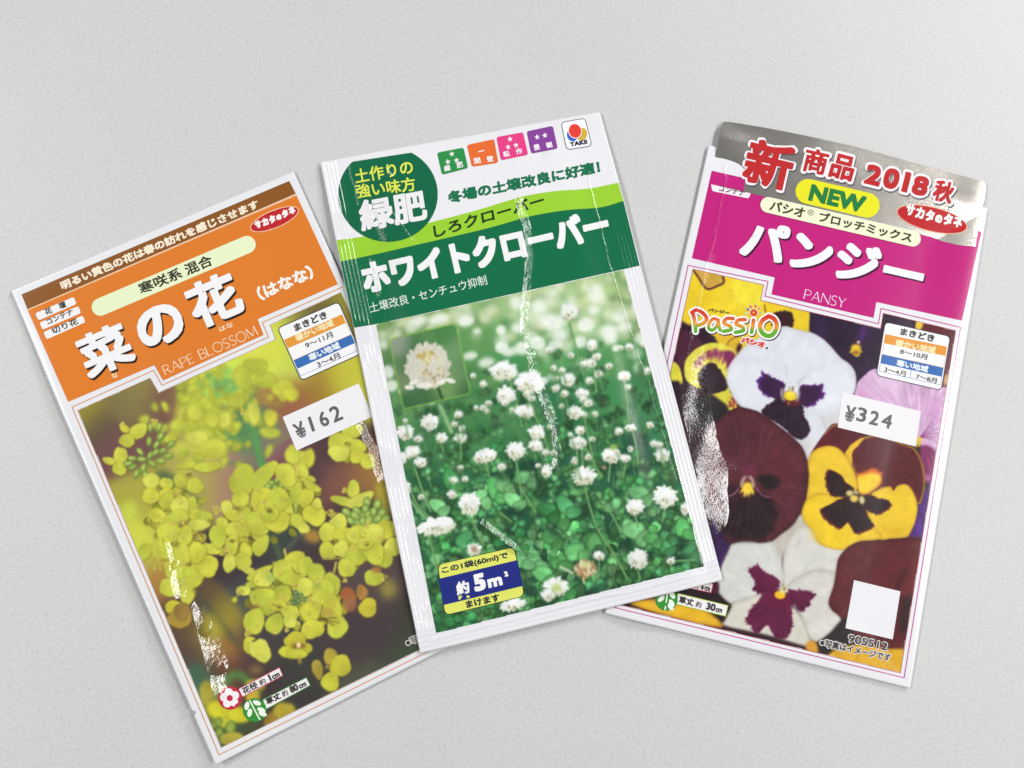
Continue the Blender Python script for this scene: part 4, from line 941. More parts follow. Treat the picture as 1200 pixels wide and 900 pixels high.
# silver foil banner glued over the top edge
FOIL = plain('brushed_silver_foil', 0.2, 1.0, bump=(160, 0.05))
FA = np.array(PANSY.loc(838, 180)); FB = np.array(PANSY.loc(1152, 248))
fe = (FB - FA) / np.linalg.norm(FB - FA); fn = np.array([-fe[1], fe[0]])
def foil_rise(x, y):
    u = (x - FA[0]) * fn[0] + (y - FA[1]) * fn[1]; w = ((x - FA[0]) * fe[0] + (y - FA[1]) * fe[1]) / np.linalg.norm(FB - FA)
    corner = np.exp(-((w - 0.02) / 0.10) ** 2)
    return 0.0006 * sm(u / 0.007 + .2) - 0.0001 * sm((u - 0.004) / 0.008) + 0.0004 * corner * np.sin(np.clip(u / 0.006, -1, 2) * 2.2) + 0.0004 * np.exp(-((w - .36) / .16) ** 2) * sm(u / 0.006) + 0.00035 * np.exp(-((w - .98) / .08) ** 2) * sm(u / .004)
b = Print(PANSY, 'foil_banner', layer=5, extra=foil_rise, grid=3.0, mat=FOIL)
bot = spline([(1143, 289), (1125, 287.5), (1105, 283), (1090, 277.5), (1079, 275), (990, 253), (893, 230), (879, 226), (863, 222), (845, 219), (837, 217), (831.5, 213)], False, 3)
b.poly(np.concatenate([spline([(831.5, 213), (840, 173), (843, 154), (846, 145), (853, 143.2), (877, 147.3), (917, 155), (970, 166.5), (1009, 175), (1060, 189), (1100, 200), (1138, 210.5), (1149, 213.6), (1153, 218), (1152, 230), (1150, 243), (1143, 289)], False, 3)[:-1], bot[:-1]]), (212, 207, 199))
foil = b.build('silver foil banner announcing a new product for autumn 2018', thick=0.00012)
def foil_text(name, rows, rim, parent=foil, layer=7.5):
    b = Print(PANSY, name, parent, layer=layer, extra=foil_rise, grid=5)
    for t, bl, br, tl, bo in rows: b.text(t, bl, br, tl, (92, 90, 100), rim, 0, (1.1, 1.6), rim=True)
    for t, bl, br, tl, bo in rows: b.text(t, bl, br, tl, (240, 236, 240), rim, .8, rim=True)
    for t, bl, br, tl, bo in rows: b.text(t, bl, br, tl, (190, 44, 46), bo, 1.8)
    return b.build()
foil_text('banner_lettering', [('新', (867.5, 212.5), (922.5, 225.5), (879, 161.8), 1.9), ('商', (938.5, 200.5), (965.8, 206.6), (944, 173.8), .95), ('品', (969.5, 207.4), (996.8, 214), (976, 180), 1.15),
   ('2', (1011, 215.2), (1029.5, 219.6), (1015.6, 192.6), 1.5), ('0', (1032, 219.7), (1050, 223.8), (1037, 196.6), 1.5), ('1', (1055, 224.8), (1062, 226.6), (1060, 202), 1.5), ('8', (1066, 227.6), (1084, 231.6), (1071, 205.6), 1.5),
   ('秋', (1090.5, 234.5), (1113.5, 240.2), (1096, 210.5), .95)], 2.9)
b = Print(PANSY, 'new_badge', foil, layer=8, extra=foil_rise); b.poly(capsule((946.5, 224.6), (1016, 240.8), 14.6), (228, 226, 40)); nb = b.build()
b = Print(PANSY, 'lettering', nb, layer=9.2, extra=foil_rise); b.text('NEW', (946.3, 235.2), (1011, 250.4), (951, 215.8), (36, 124, 66), 1.35); b.build()
b = Print(PANSY, 'variety_strip', foil, layer=8, extra=foil_rise); b.poly(capsule((900, 240.4), (1069.5, 280), 9.2), (234, 238, 206)); vs = b.build()
b = Print(PANSY, 'lettering', vs, layer=9.2, extra=foil_rise)
T = ((901, 246.4), (1067, 285.2), (903.7, 234.6))
b.text('パシオ', *stretch(*T, 0, .245), (70, 62, 44), .4); b.text('®', *stretch((903, 242), (1069, 280.8), (904.6, 235.2), .255, .3), (90, 84, 64), 0); b.text('ブロッチミックス', *stretch(*T, .345, 1), (70, 62, 44), .4); b.build()
brand_oval(PANSY, foil, (1091.8, 257.2), 41.5, 13.6, 13.6, (1060, 251.6), (1125.5, 268.6), (1063, 238.4), 8)
b = Print(PANSY, 'title_lettering', panel, layer=3)
T = ((865, 299.5), (1077.5, 347.8), (874.8, 254.5))
b.text('パンジー', *T, (72, 16, 52), 2.1, 0, (.9, 1.1)); b.text('パンジー', *T, (72, 16, 52), 2.1, .5, (1.7, 2.2)); b.text('パンジー', *T, (236, 236, 241), 2.1, 1.1); b.build()
b = Print(PANSY, 'english_lettering', panel, layer=3); roman(b, 'PANSY', (941.8, 350.2), (989.3, 361), (944.2, 339), (244, 206, 230), 1.25); b.build()
sow_chart(PANSY, [(1037.3, 377.4), (1113.4, 394.4), (1102.7, 457.4), (1026.8, 439.8)], [(1037.2, 391.5), (1109.5, 406.4), (1107.9, 417), (1035.6, 402)], [(1033.3, 415), (1105.6, 431), (1103.7, 441.7), (1031.6, 425.7)],
  [('まきどき', (1054.4, 392.3), (1094, 401), (1056, 384), INK, .4), ('暖かい地域', (1049, 406), (1095.6, 415), (1050.4, 397.4), WARM, .35), ('8～10月', (1054, 414.8), (1085.8, 422), (1055.3, 408.6), INK, .15),
   ('寒い地域', (1050, 428.8), (1086.8, 437), (1051.4, 421), COLD, .35), ('3～4月', (1035.6, 436), (1060.6, 441.7), (1036.8, 429.6), INK, .15), ('7～8月', (1072.6, 444), (1097, 449.6), (1073.8, 438), INK, .15)], (True, 9.6), (60, 60, 76), .9)

def passio_colour(px, py):
    v = (py - 367 - (px - 810) * .055) / 22.0; k = np.clip(v, 0, 1)[:, None]
    a, m, g = np.array([206, 62, 46.]), np.array([226, 150, 60.]), np.array([92, 168, 46.])
    return np.where(k < .5, a + (m - a) * sm(k / .5), m + (g - m) * sm((k - .5) / .3))
b = Print(PANSY, 'variety_logo', layer=3, grid=4.0)
zz = lambda q: [(780 + x / 8.571, 310 + y / 8.571) for x, y in q]
LOGO = [(zz([(268,478),(290,560),(300,672)]), 4.4), (zz([(262,482),(310,458),(375,490),(412,545),(380,590),(320,612)]), 4.4), (zz([(530,560),(480,545),(440,590),(432,640),(470,660),(515,615),(528,560)]), 3.8), (zz([(528,560),(535,620),(548,662)]), 3.8),
  (zz([(678,545),(610,545),(585,590),(645,620),(655,655),(580,672)]), 4.2), (zz([(800,555),(730,560),(708,600),(770,628),(778,665),(700,682)]), 4.2), (zz([(882,560),(875,620),(862,682)]), 4.4),
  (zz([(1035,520),(975,560),(948,620),(965,680),(1010,715),(1065,710),(1105,660),(1115,600),(1085,545),(1035,520)]), 5.2)]
k = 0
for dx, dy, w, col, z in ((1.0, 1.3, 4.0, (70, 60, 80), 0), (0, 0, 4.0, (244, 240, 236), .5), (0, 0, 0, passio_colour, 1.0)):
    for p, th in LOGO:
        p = spline([(x + dx, y + dy) for x, y in p], False, 5); b.line(p, th + w, col, z + .01 * k); k += 1
        for e in (p[0], p[-1]): b.poly(ellipse(*e, (th + w) / 2, (th + w) / 2, 0, 14), col, z + .01 * k); k += 1
        k %= 40
cx, cy = 883.2, 366.6
for j, (a, col) in enumerate(((-150, (70, 60, 140)), (-118, (190, 60, 40)), (-75, (200, 60, 40)), (-38, (226, 120, 50)), (0, (170, 200, 70)), (-185, (190, 210, 90)))):
    d = np.array([math.cos(math.radians(a)), math.sin(math.radians(a))]); b.line([np.array([cx, cy]) + d * 5.6, np.array([cx, cy]) + d * 10.5], 2.2, (240, 234, 220), 1.5 + j * .02); b.line([np.array([cx, cy]) + d * 6.2, np.array([cx, cy]) + d * 9.8], 1.7, col, 1.7)
b.poly(ellipse(cx, cy, 4.8, 4.8, 0, 18), (238, 226, 210), 1.8); b.poly(ellipse(cx, cy, 4.2, 4.2, 0, 18), (206, 60, 46), 1.95); b.poly(ellipse(cx, cy, 1.6, 1.6, 0, 12), (236, 150, 60), 2.1)
logo = b.build('red to green variety logo with a small flower for a dot')
b = Print(PANSY, 'lettering', logo, layer=6)
b.text('パンジー', (829.6, 365), (854.7, 368.8), (830.2, 361), (70, 56, 50), .2)
b.text('パシオ', (868, 401.5), (896.5, 408.5), (868.5, 394), (244, 238, 240), 1.3, .4, rim=True); b.text('パシオ', (868, 401.5), (896.5, 408.5), (868.5, 394), (208, 66, 70), .6, 1.0); b.poly(ellipse(898.6, 408, 1.2, 1.2, 0, 12), (60, 56, 56), 1.2); b.build()
price_sticker(PANSY, [(987, 459.6), (1079, 482), (1073, 523.2), (981.5, 500.8)],
  [('3', (1002.5, 493), (1013.5, 495.6), (1006, 476.6)), ('2', (1017.5, 496.8), (1028, 499.3), (1021, 480.6)), ('4', (1031.5, 500.2), (1043.5, 503), (1035, 484))],
  ((988.6, 491.8), (1000, 494.6), (992.4, 474.6)), 'white price sticker reading 324 yen')
b = Print(PANSY, 'blank_code_label', layer=3); b.poly([(1000.7, 679.8), (1055, 693), (1046, 749.3), (990.7, 736)], (230, 230, 236)); b.build()
b = Print(PANSY, 'caution_lettering', layer=3)
for t, bl, br, tl, bo in (('905512', (993.3, 752.2), (1039.3, 762.6), (994.8, 743.2), .35), ('※写真はイメージです', (960, 756.9), (1042.8, 775.3), (961.6, 748), .3)):
    b.text(t, bl, br, tl, (230, 226, 222), 1.05, rim=True); b.text(t, bl, br, tl, (58, 56, 60), bo, .7)
b.build()
T = ((794.7, 706.4), (845.6, 718.5), (796.5, 698))
size_mark(PANSY, 'plant', (781, 702.5), 13.2, [(794.5, 695.5), (853, 709.7), (850, 722), (793, 708)],
  ([('草丈', *stretch(*T, 0, .34), INK, .4), ('約', *stretch(*T, .39, .52, .85), INK, .1), ('30', *stretch(*T, .63, .84), INK, .5), ('cm', *stretch(*T, .85, 1, .55), INK, .3)], (98, 1)), (160, 196, 60))
T = ((796.5, 685), (830, 693), (798, 677))
size_mark(PANSY, 'flower', (786, 679), 12.5, [(796, 674), (835.5, 684.4), (833, 694.3), (794.5, 686.5)], ([('花径', *stretch(*T, 0, .4), INK, .3), ('約', *stretch(*T, .48, .64, .9), INK, .1), ('6', *stretch(*T, .74, .82), INK, .4), ('cm', *stretch(*T, .85, 1.05, .6), INK, .3)],), (206, 90, 120))

# ============================================================ packet 3: white clover (green foil pouch lying across the other two)
def clover_base(s, t):
    return 0.0023 - 0.0011 * (1 - sm(t / 0.22)) + 0.00025 * np.sin(9 * s) * (1 - sm(t / 0.15)) + 0.0003 * np.sin(11 * t) * sm((np.abs(s - .5) - .35) / .15)
def clover_top(s, t):
    u, v = (s - 0.075) / 0.85, (t - 0.004) / 0.945
    body = 0.0028 * pillow(u, v, 0.55) * sm(np.minimum(np.minimum(u, 1 - u) / .16, np.minimum(v * 1.2, 1 - v) / .05))
    wave = 0.00035 * np.sin(7.5 * s + 1.0) * sm(t / .1) + 0.0002 * np.exp(-((s - .68) / .05) ** 2) * sm((.85 - t) / .2)
    return clover_base(s, t) + 0.0002 + body + wave * sm(np.minimum(s, 1 - s) / .1)
CLOVER = Packet('white_clover_packet', [(375, 190), (703, 131), (847, 680), (492.5, 766)], clover_base, clover_top,
                'green and white foil seed packet of white clover lying across the other two')
CLOVER.mat = laminate('glossy_foil_laminate_green_packet', CLOVER,
    tents=[([(608, 233), (618, 268), (620, 300), (618, 330), (614, 362), (616, 392), (620, 408)], 1.35, .47), ([(620, 412), (623, 420), (631, 450), (642, 480), (652, 505), (655, 530), (650, 550)], 1.5, .61), ([(563, 612), (582, 630), (603, 643), (624, 648), (652, 652)], 1.7, .85)],
    creases=[
             ([(690, 206), (700, 250), (713, 306), (735, 375), (765, 470), (792, 560)], .3, .12), 
             ([(438, 240), (446, 262), (452, 276)], .9, .3), ([(462, 250), (474, 266), (486, 281)], .3, .15), ([(437, 305), (443, 325), (446, 343)], 1.0, .35),
             ([(409, 190), (417, 222), (421, 240)], .35, .14), ([(640, 543), (648, 560), (662, 563)], .3, .12), ([(505, 752), (640, 716), (760, 688), (824, 668)], .5, .14),
             ([(455, 196), (463, 206)], .6, .2), ([(655, 150), (662, 158), (668, 172), (640, 178)], 1.2, .2), ([(646, 178), (636, 200)], 1.4, .2)],
    seals=[((375, 190), (492.5, 766), 6.2, 1.2, .062), ((703, 131), (847, 680), 5.6, 1.2, .035), ((492.5, 766), (847, 680), 6.4, 1.5, .045)],
    crumples=[([(611, 236), (621, 300), (616, 390), (640, 470), (655, 530)], 1.3, .05), ([(566, 612), (604, 640), (650, 646)], 1.4, .1), ([(440, 250), (450, 275)], 1.6, .26), ([(438, 305), (445, 343)], 1.3, .26), ([(505, 752), (640, 716), (824, 668)], 1.2, .2)], micro=(2300, 0.004), rough=0.14, broad=0.05)

def paint_clover():
    c = Canvas(420, 305, 840, 755); rs = random.Random(11)
    c.splats([(450,390,96,140,84),(480,378,110,150,90),(520,372,120,160,100),(560,360,140,178,120),(600,352,150,186,130),(650,345,170,200,150),(700,335,165,196,140),(735,325,150,180,120),(560,400,84,146,84),(600,400,110,165,110),(650,385,150,190,140),
      (700,380,160,196,150),(740,370,130,160,110),(460,430,76,120,76),(570,440,70,136,78),(600,430,44,130,76),(640,430,80,150,90),(690,430,60,140,80),(730,420,70,140,80),(755,440,40,110,70),(470,480,80,140,84),(500,500,56,120,74),(540,490,60,128,76),
      (560,480,52,120,74),(600,470,58,130,80),(650,465,34,112,74),(700,465,52,132,82),(740,460,56,130,84),(490,540,38,104,66),(530,530,50,118,74),(570,515,52,120,74),(620,515,56,124,78),(660,500,34,106,70),(700,510,50,124,80),(740,520,22,84,64),
      (770,500,52,124,82),(500,580,24,88,58),(540,570,34,100,66),(590,560,22,76,58),(640,545,28,84,60),(690,540,36,100,70),(740,545,24,80,60),(780,560,40,106,76),(500,630,30,96,62),(540,620,34,100,64),(590,600,26,82,58),(640,600,26,84,58),(690,610,24,76,54),
      (740,600,26,84,60),(790,600,32,92,68),(510,680,34,98,64),(560,660,28,90,58),(620,650,26,84,56),(680,650,22,70,52),(740,650,26,80,58),(800,650,26,78,58),(540,735,34,100,64),(620,705,40,110,70),(700,690,24,74,54),(780,670,22,68,52)], 13)
    def up(x, y): return 0.214 + 0.0 * x      # the picture leans with the packet: downwards is (0.21, 0.98)
    D = np.array([0.212, 0.977]); R = np.array([0.977, -0.212])
    def at(u, v): return np.array([440, 380]) + R * u + D * v       # along / down the picture
    for _ in range(420):                                            # soft foliage in the distance
        u, v = rs.uniform(-5, 320), rs.uniform(-5, 190); q = at(u, v); far = 1 - v / 190
        k = rs.random(); col = (60 + 90 * far * k + 20 * k, 128 + 60 * k * far + 16 * k, 78 + 60 * far * k)
        c.dot(*q, rs.uniform(3, 9), rs.uniform(2, 5), rs.uniform(-50, 30), np.array(col) * rs.uniform(.7, 1.08), 1.2 + 2.2 * far, .45)
    for _ in range(170):                                            # bokeh of distant heads
        u = rs.uniform(-5, 315); v = abs(rs.gauss(0, 46)); 
        if u < 130 and v > 24 and rs.random() < .8: continue
        q = at(u, v); r = rs.uniform(4, 9); w = rs.uniform(.3, .75)
        c.dot(*q, r, r * .85, 0, rs.choice([(216,228,206),(224,232,220),(204,216,180),(196,208,160)]), 2.2, w)
    for x, y, rx, ry, f in [(493,375,8,6,2),(515,375,12,5,2),(546,376,10,6,1.5),(559,388,5,4,1.5),(551,417,9,5,1.5),(570,425,10,6,1.8),(587,387,6,6,1.2),(588,407,8,7,1.2),(455,436,7,8,1.6),(459,452,8,7,1.6),(449,404,6,6,2),(606,355,9,9,2.5),(633,359,10,9,2.5),
        (640,375,12,9,2.5),(651,378,12,9,2),(687,381,10,8,1.5),(657,393,9,7,2),(607,384,8,7,2),(598,412,10,5,1.5),(612,408,9,8,1.5),(630,402,9,8,1.2),(651,405,9,7,1.6),(680,401,8,7,1.4),(715,396,9,8,2),(727,372,9,7,2),(732,383,9,6,2),(698,344,9,12,2.5),(696,363,7,6,1.8),(722,408,5,4,1.2),(714,388,12,7,2),(746,360,6,8,2)]:
        c.dot(x, y, rx, ry, -10, (228, 235, 226), f, .85)
    c.stroke([(745, 320), (760, 385), (775, 440)], 10, (120, 140, 96), 4, .5)
    def leaf(x, y, r, a, col, f=.6, op=1.0):
        """one clover leaflet with midrib and pale chevron"""
        col = np.array(col, float); ca, sa = math.cos(a), math.sin(a); rs_ = rs.random()
        pts = [(-.9, 0), (-.55, .42), (.1, .66), (.65, .58), (.88, .2), (.8, 0), (.88, -.2), (.65, -.58), (.1, -.66), (-.55, -.42)]
        p = [(x + r * (u * ca - v * sa), y + r * (u * sa + v * ca)) for u, v in pts]
        c.shape(p, col, f, True, op=op, mottle=.07, edge=(col * .82, 1.6), halo=((12, 52, 40), 1.0, (.6, 1.2), .6), inner=(x + ca * r * .5 + sa * r * .4, y + sa * r * .5 - ca * r * .4, r * 1.1, np.minimum(col * 1.14 + 6, 255)))
        if r > 6.5 and f < 1:
            c.stroke([(x - ca * r * .85, y - sa * r * .85), (x + ca * r * .7, y + sa * r * .7)], .8, col * .76, .5, .7)
            for s_ in (-1, 1):
                for k in (-.3, .05, .4): c.stroke([(x + ca * r * k, y + sa * r * k), (x + r * ((k + .3) * ca - s_ * .45 * sa), y + r * ((k + .3) * sa + s_ * .45 * ca))], .6, col * .86, .5, .45)
    def trefoil(x, y, r, a, col, f=.6):
        for k in (-1, 0, 1):
            b = a + k * 1.95 + rs.uniform(-.25, .25); q = 1 + rs.uniform(-.22, .22); kk = rs.uniform(.82, 1.16)
            leaf(x + math.cos(b) * r * .85, y + math.sin(b) * r * .85, r * q, b, np.array(col) * kk, f)
    G = [(76,160,90),(90,172,102),(60,144,80),(112,188,122),(46,126,72),(100,176,116),(66,150,94)]
    spots = []
    for _ in range(560):
        u, v = rs.uniform(0, 318), 75 + 290 * rs.random() ** .8; spots.append((v, u))
    spots.sort()
    for v, u in spots:
        q = at(u, v); z = (v - 75) / 290; r = 2.8 + 5.6 * z
        k = rs.random(); col = np.array(G[rs.randrange(7)], float) * (.6 + .62 * k)
        trefoil(*q, r * rs.uniform(.75, 1.2), rs.uniform(0, 6.28), col, .6 + 1.6 * (1 - z) ** 2)
        if rs.random() < .22: c.dot(q[0] + rs.uniform(-9, 9), q[1] + rs.uniform(-9, 9), r * .9, r * .6, rs.uniform(0, 180), (14, 56, 44), 1.6, .6)
        if rs.random() < .3:
            e = q + np.array([rs.uniform(-9, 9), rs.uniform(16, 34)]); c.stroke([tuple(q), tuple((q + e) / 2 + rs.uniform(-3, 3)), tuple(e)], 1.3, rs.choice([(86,150,92),(60,128,76),(110,166,104)]), .6, .8)
    for x, y, rx, ry, a in [(742,622,14,13,0),(662,592,13,12,1),(652,607,12,10,.3),(697,605,7,11,1.4),(697,636,9,14,1.5),(748,578,13,12,.4),(800,618,10,13,1.4),(645,630,11,11,.2),(653,654,12,14,1.2),(674,646,13,12,2.6),(581,572,12,15,1.1),(590,566,10,12,2),(612,560,14,7,-.3),(777,640,11,9,.5),(808,646,10,11,2),(763,631,10,8,.1),
          (625,655,12,13,1.4),(641,597,11,12,.3),(560,540,12,8,0),(600,585,12,10,.6),(528,560,10,14,1.3),(545,632,12,12,2.2),(512,592,11,10,.5),(635,672,13,12,.4),(610,655,12,10,1.5),(660,690,12,9,.2),(562,582,10,12,2.4)]:
        col = np.array(G[rs.randrange(7)], float) * rs.uniform(.9, 1.15); leaf(x, y, (rx + ry) / 2 * 1.15, a, col)
        leaf(x + rx * .8, y + ry * .7, (rx + ry) / 2 * .9, a + 2, col * .88)
    for x, y, rx, ry in [(735,640,12,9),(700,655,9,16),(745,600,14,8),(650,625,7,5),(690,600,8,12),(618,545,9,7),(605,600,10,6),(592,556,12,8),(720,545,12,6),(745,515,9,8),(795,655,14,7),(800,635,8,6),(620,690,10,8),(505,610,8,9),(650,505,7,6),(700,690,16,6)]: c.dot(x, y, rx, ry, rs.uniform(-30, 30), (16, 58, 46), 2.2, .7)
    def stem(pts, w=1.8, col=(120, 172, 104), f=.6): c.stroke(pts, w + 1.0, (34, 90, 60), f, .5); c.stroke(pts, w, col, f, .95)
    for p in [[(667,378),(674,404),(684,440)],[(694,408),(696,430),(699,460)],[(732,446),(735,470),(737,496)],[(741,505),(745,520),(748,545)],[(605,540),(608,560),(612,585)],[(682,470),(686,495),(690,515),(697,545)],[(598,448),(606,475),(612,500)],[(618,462),(626,485),(636,508),(645,535)],[(681,512),(682,528),(683,548)],
              [(676,525),(677,545)],[(686,525),(697,545),(706,560)],[(536,478),(530,498),(527,506)],[(475,560),(488,590),(505,608)],[(486,548),(495,575),(505,600)],[(570,545),(574,560)],[(553,605),(560,625),(568,640)],[(685,568),(690,590),(700,620)],[(715,545),(713,565)],[(733,544),(730,560)],[(744,604),(748,618)],
              [(780,592),(776,612)],[(747,666),(750,680)],[(786,660),(788,672)],[(786,658),(815,656)],[(702,655),(702,670)],[(612,575),(628,600)],[(645,470),(650,490)],[(585,600),(600,612)],[(503,628),(508,650),(512,668)],[(728,625),(715,600),(700,590)],[(700,620),(720,650),(735,678)],[(660,665),(672,672)],[(540,520),(540,540)],[(516,518),(520,530)]]: stem(p)
    c.stroke([(515,474),(522,490),(530,508)], 4, (150,190,140), .9, .9); c.stroke([(478,582),(490,598),(505,612)], 3, (130, 176, 124), .7, .9); c.stroke([(656,664),(672,672)], 3, (190, 204, 180), .7, .9)
    def head(x, y, rx, ry, a=0, pink=0.0, f=.55, warm=1.0):
        """a clover head: many small florets over a rounded mass, greener and browner underneath"""
        rx, ry = rx * .88, ry * .88
        c.dot(x + .4, y + 1.4, rx * .95, ry * .95, a, (30, 76, 52), 1.6, .55)
        low = np.array([188 + 14 * pink, 196 - 12 * pink, 160 - 4 * pink]); hi = np.array([236, 240, 240.])
        c.dot(x, y, rx * .92, ry * .9, a, (222, 226, 216), .9)
        n = int(10 + rx * ry * .42); ca, sa = math.cos(math.radians(a)), math.sin(math.radians(a)); F = []
        for _ in range(n):
            th, rr = rs.uniform(0, 6.28), rs.random() ** .5; F.append((rr, th))
        F.sort(reverse=True)
        for rr, th in F:
            u, v = rr * math.cos(th) * rx, rr * math.sin(th) * ry; X, Y = x + u * ca - v * sa, y + u * sa + v * ca
            d = math.atan2(v + ry * .35, u); g = np.clip((v / ry + .1) * 1.1, 0, 1) * (.4 + .6 * rs.random()) * warm
            l = max(rx * .2, 1.5); c.dot(X, Y, l * rs.uniform(.8, 1.3), l * .42, math.degrees(d) + a + rs.uniform(-14, 14), hi * (1 - g) + low * g + rs.uniform(-9, 8), f)
        for _ in range(int(2 + rx * .4)): c.dot(x + rs.uniform(-.5, .5) * rx, y + rs.uniform(.1, .75) * ry, .9, 1.5, rs.uniform(-30, 30), rs.choice([(150,140,96),(168,158,120),(120,136,90)]), .5, .7)
    for h in [(590,434,17,12,0,0,1),(622,448,20,13,0,0,1),(615,482,13,9,0,0,1),(666,445,10,9,0,0,.9),(693,425,7,6,0,0,.9),(667,365,12,11,0,0,1.4),(694,404,8,8,0,0,1.2)]: head(*h)
    for h in [(593,463,13,12),(682,461,10,6),(732,441,9,7),(673,483,11,9),(739,501,8,5),(762,498,5,4),(504,495,12,11,0,.5),(475,507,12,10,0,.6),(517.5,513,8,7),(540,513,9,6.5),(484,529,11,8,-10),(493,542,9,7,10,1),(471,537,7,9,0),(629,507,11,10),(628,522,10,8),(604,528,12.5,12),(570,534,15,9,-8),(680,504,7,6),(676,519,11,9),
              (716,534,13,10,0,.4),(733,537,7,6,0,.5),(530,579,7,6),(477,572,5,9),(776,533,10,10),(550,590,14,15),(685,558,15,12,0,.3),(744,594,12,11),(780,582,15.5,14.5),(803,596,6,9,0,1),(512,616,25,10,-13),(702,651,8,6,0,.3),(747.5,655,13.5,12.5),(555.5,644,10,8),(786,657,6,5),(652,688,16,12),(642,697,9,9),(600,709,17,7,-14),(640,552,7,9)]: head(*h)
    for _ in range(64):
        q = at(rs.uniform(5, 312), rs.uniform(70, 215)); r = rs.uniform(2.3, 5.0); head(q[0], q[1], r * 1.15, r, -8, f=1.0)
        stem([tuple(q + D * r), tuple(q + D * (r + rs.uniform(8, 22)) + rs.uniform(-3, 3))], 1.1, (110, 166, 104), .8)
    c.dot(555.5, 643, 4, 4, 0, (150, 130, 96), 1, .8); c.dot(652, 689, 5, 5, 0, (170, 196, 110), 1.4, .9)
    c.dot(686, 667, 14, 10, 0, (150, 140, 104), .9)
    for _ in range(70): c.dot(686 + rs.gauss(0, 6), 668 + rs.gauss(0, 4.5), 3.4, 1.2, rs.uniform(40, 140), rs.choice([(196,176,130),(176,140,92),(214,206,170),(150,116,76)]), .5, .9)
    for _ in range(14): c.dot(686 + rs.uniform(-6, 6), 660 + rs.uniform(-2, 4), 2.8, 1.2, rs.uniform(60, 120), (206, 210, 160), .5, .9)
    c.dot(708, 548, 3, 2, 40, (190, 150, 120), .8); c.dot(719, 524, 5, 4, 0, (150, 176, 96), 1.2, .8)
    # inset close-up
    q = rquad([(456, 397.5), (534, 379), (551.5, 461), (473, 479.5)], 6)
    sub = Canvas(450, 372, 560, 486)
    sub.splats([(462,402,130,150,130),(470,400,140,156,140),(485,404,48,104,62),(500,396,80,134,80),(520,388,54,118,66),(530,386,76,136,84),(465,430,84,126,86),(472,446,112,140,100),(480,430,56,104,66),(535,410,100,146,100),(540,440,96,142,96),(545,456,40,92,62),(530,452,110,150,90),(515,458,110,150,92),(495,462,52,106,64),(478,474,44,100,60),(505,470,44,98,58),(548,430,84,130,86)], 9)
    sl, m = c.mask(q, .5); c.over(sl, m, sub.sample(c.X[sl].ravel(), c.Y[sl].ravel()).reshape(m.shape + (3,)) * 255)
    c.stroke([(511,449),(515,459),(519,469)], 3.6, (40, 84, 52), .7)
    c.dot(501, 430, 25, 25, 0, (214, 214, 202), 1.2)
    F = [(rs.random() ** .5, rs.uniform(0, 6.28)) for _ in range(230)]; F.sort(reverse=True)
    for rr, th in F:
        X, Y = 501 + rr * math.cos(th) * 25, 429 + rr * math.sin(th) * 25.5; b = math.degrees(math.atan2(Y - 447, X - 507))
        g = np.clip((Y - 424) / 22, 0, 1) * rs.random(); col = np.array([240, 242, 242]) * (1 - g) + np.array([206, 200, 170]) * g + rs.uniform(-12, 8)
        c.dot(X, Y, 4.6, 1.7, b + rs.uniform(-12, 12), np.clip(col, 0, 255), .5, edge=((196,196,180),.8))
    for _ in range(26): c.dot(497 + rs.gauss(0, 5), 417 + rs.gauss(0, 4), 3.4, .9, 65 + rs.uniform(-20, 30), rs.choice([(196,180,96),(176,160,84),(214,200,130)]), .5, .85)
    for _ in range(26): c.dot(505 + rs.gauss(0, 8), 437 + rs.gauss(0, 5), 2.6, .9, rs.uniform(30, 150), rs.choice([(150,130,80),(176,158,110),(120,110,70),(206,190,140)]), .5, .8)
    for x, y in [(485,448),(480,454),(494,452),(517,448),(528,446),(500,451)]: c.dot(x, y, 6, 3, rs.uniform(-30, 40), (224, 224, 212), .6)
    c.stroke(list(q) + [tuple(q[0])], 1.1, (126, 184, 76), .4)
    c.img = 1 - (1 - c.img) * np.array([.95, .985, 1.0])
    c.grain(.012); return c

CLOVER_PIC = [(440, 380), (731, 316), (825.5, 664), (511, 742.5)]
photo_print(CLOVER, paint_clover(), CLOVER_PIC, 1, label='printed picture of a white clover meadow')
pouch(CLOVER, (226, 226, 231))
def swoop(pts): return [tuple(p) for p in spline(pts, False, 4)]
b = Print(CLOVER, 'title_band', layer=1.4, grid=4)
up_ = swoop([(394.3, 281.5), (430, 276.5), (470, 268), (503, 261), (560, 246), (610, 231), (650, 224), (690, 221), (724.5, 214)])
md_ = swoop([(399.3, 306.5), (437.5, 298.5), (490, 286.5), (540, 275), (579, 265.5), (617, 254.5), (645, 249), (671, 245.5), (704, 243), (730.5, 235.5)])
b.poly(up_ + md_[::-1], (150, 202, 50))
b.poly(md_ + [(749.5, 311.3), (731, 315.5), (440, 380), (415, 384)], (10, 106, 68), .4); band = b.build()
b = Print(CLOVER, 'manure_badge', layer=3.4, grid=5)
el = [(x, y) for x, y in ellipse(454.7, 228, 58.3, 55.5, 0, 64)]
el = [(x, max(y, 191.0 - (x - 404) * .155)) for x, y in el]; b.poly(el, (12, 100, 66)); badge = b.build('dark green round badge at the top left')
b = Print(CLOVER, 'badge_lettering', badge, layer=4.6)
b.text('土作りの', (417.2, 215.6), (485, 203.6), (414.4, 199), (216, 226, 84), .35); b.text('強い味方', (418.3, 233), (488, 223.5), (415.5, 216.6), (216, 226, 84), .35)
b.text('緑肥', (424, 272.5), (502, 257.5), (418.6, 236), (230, 230, 232), 1.35); b.build()
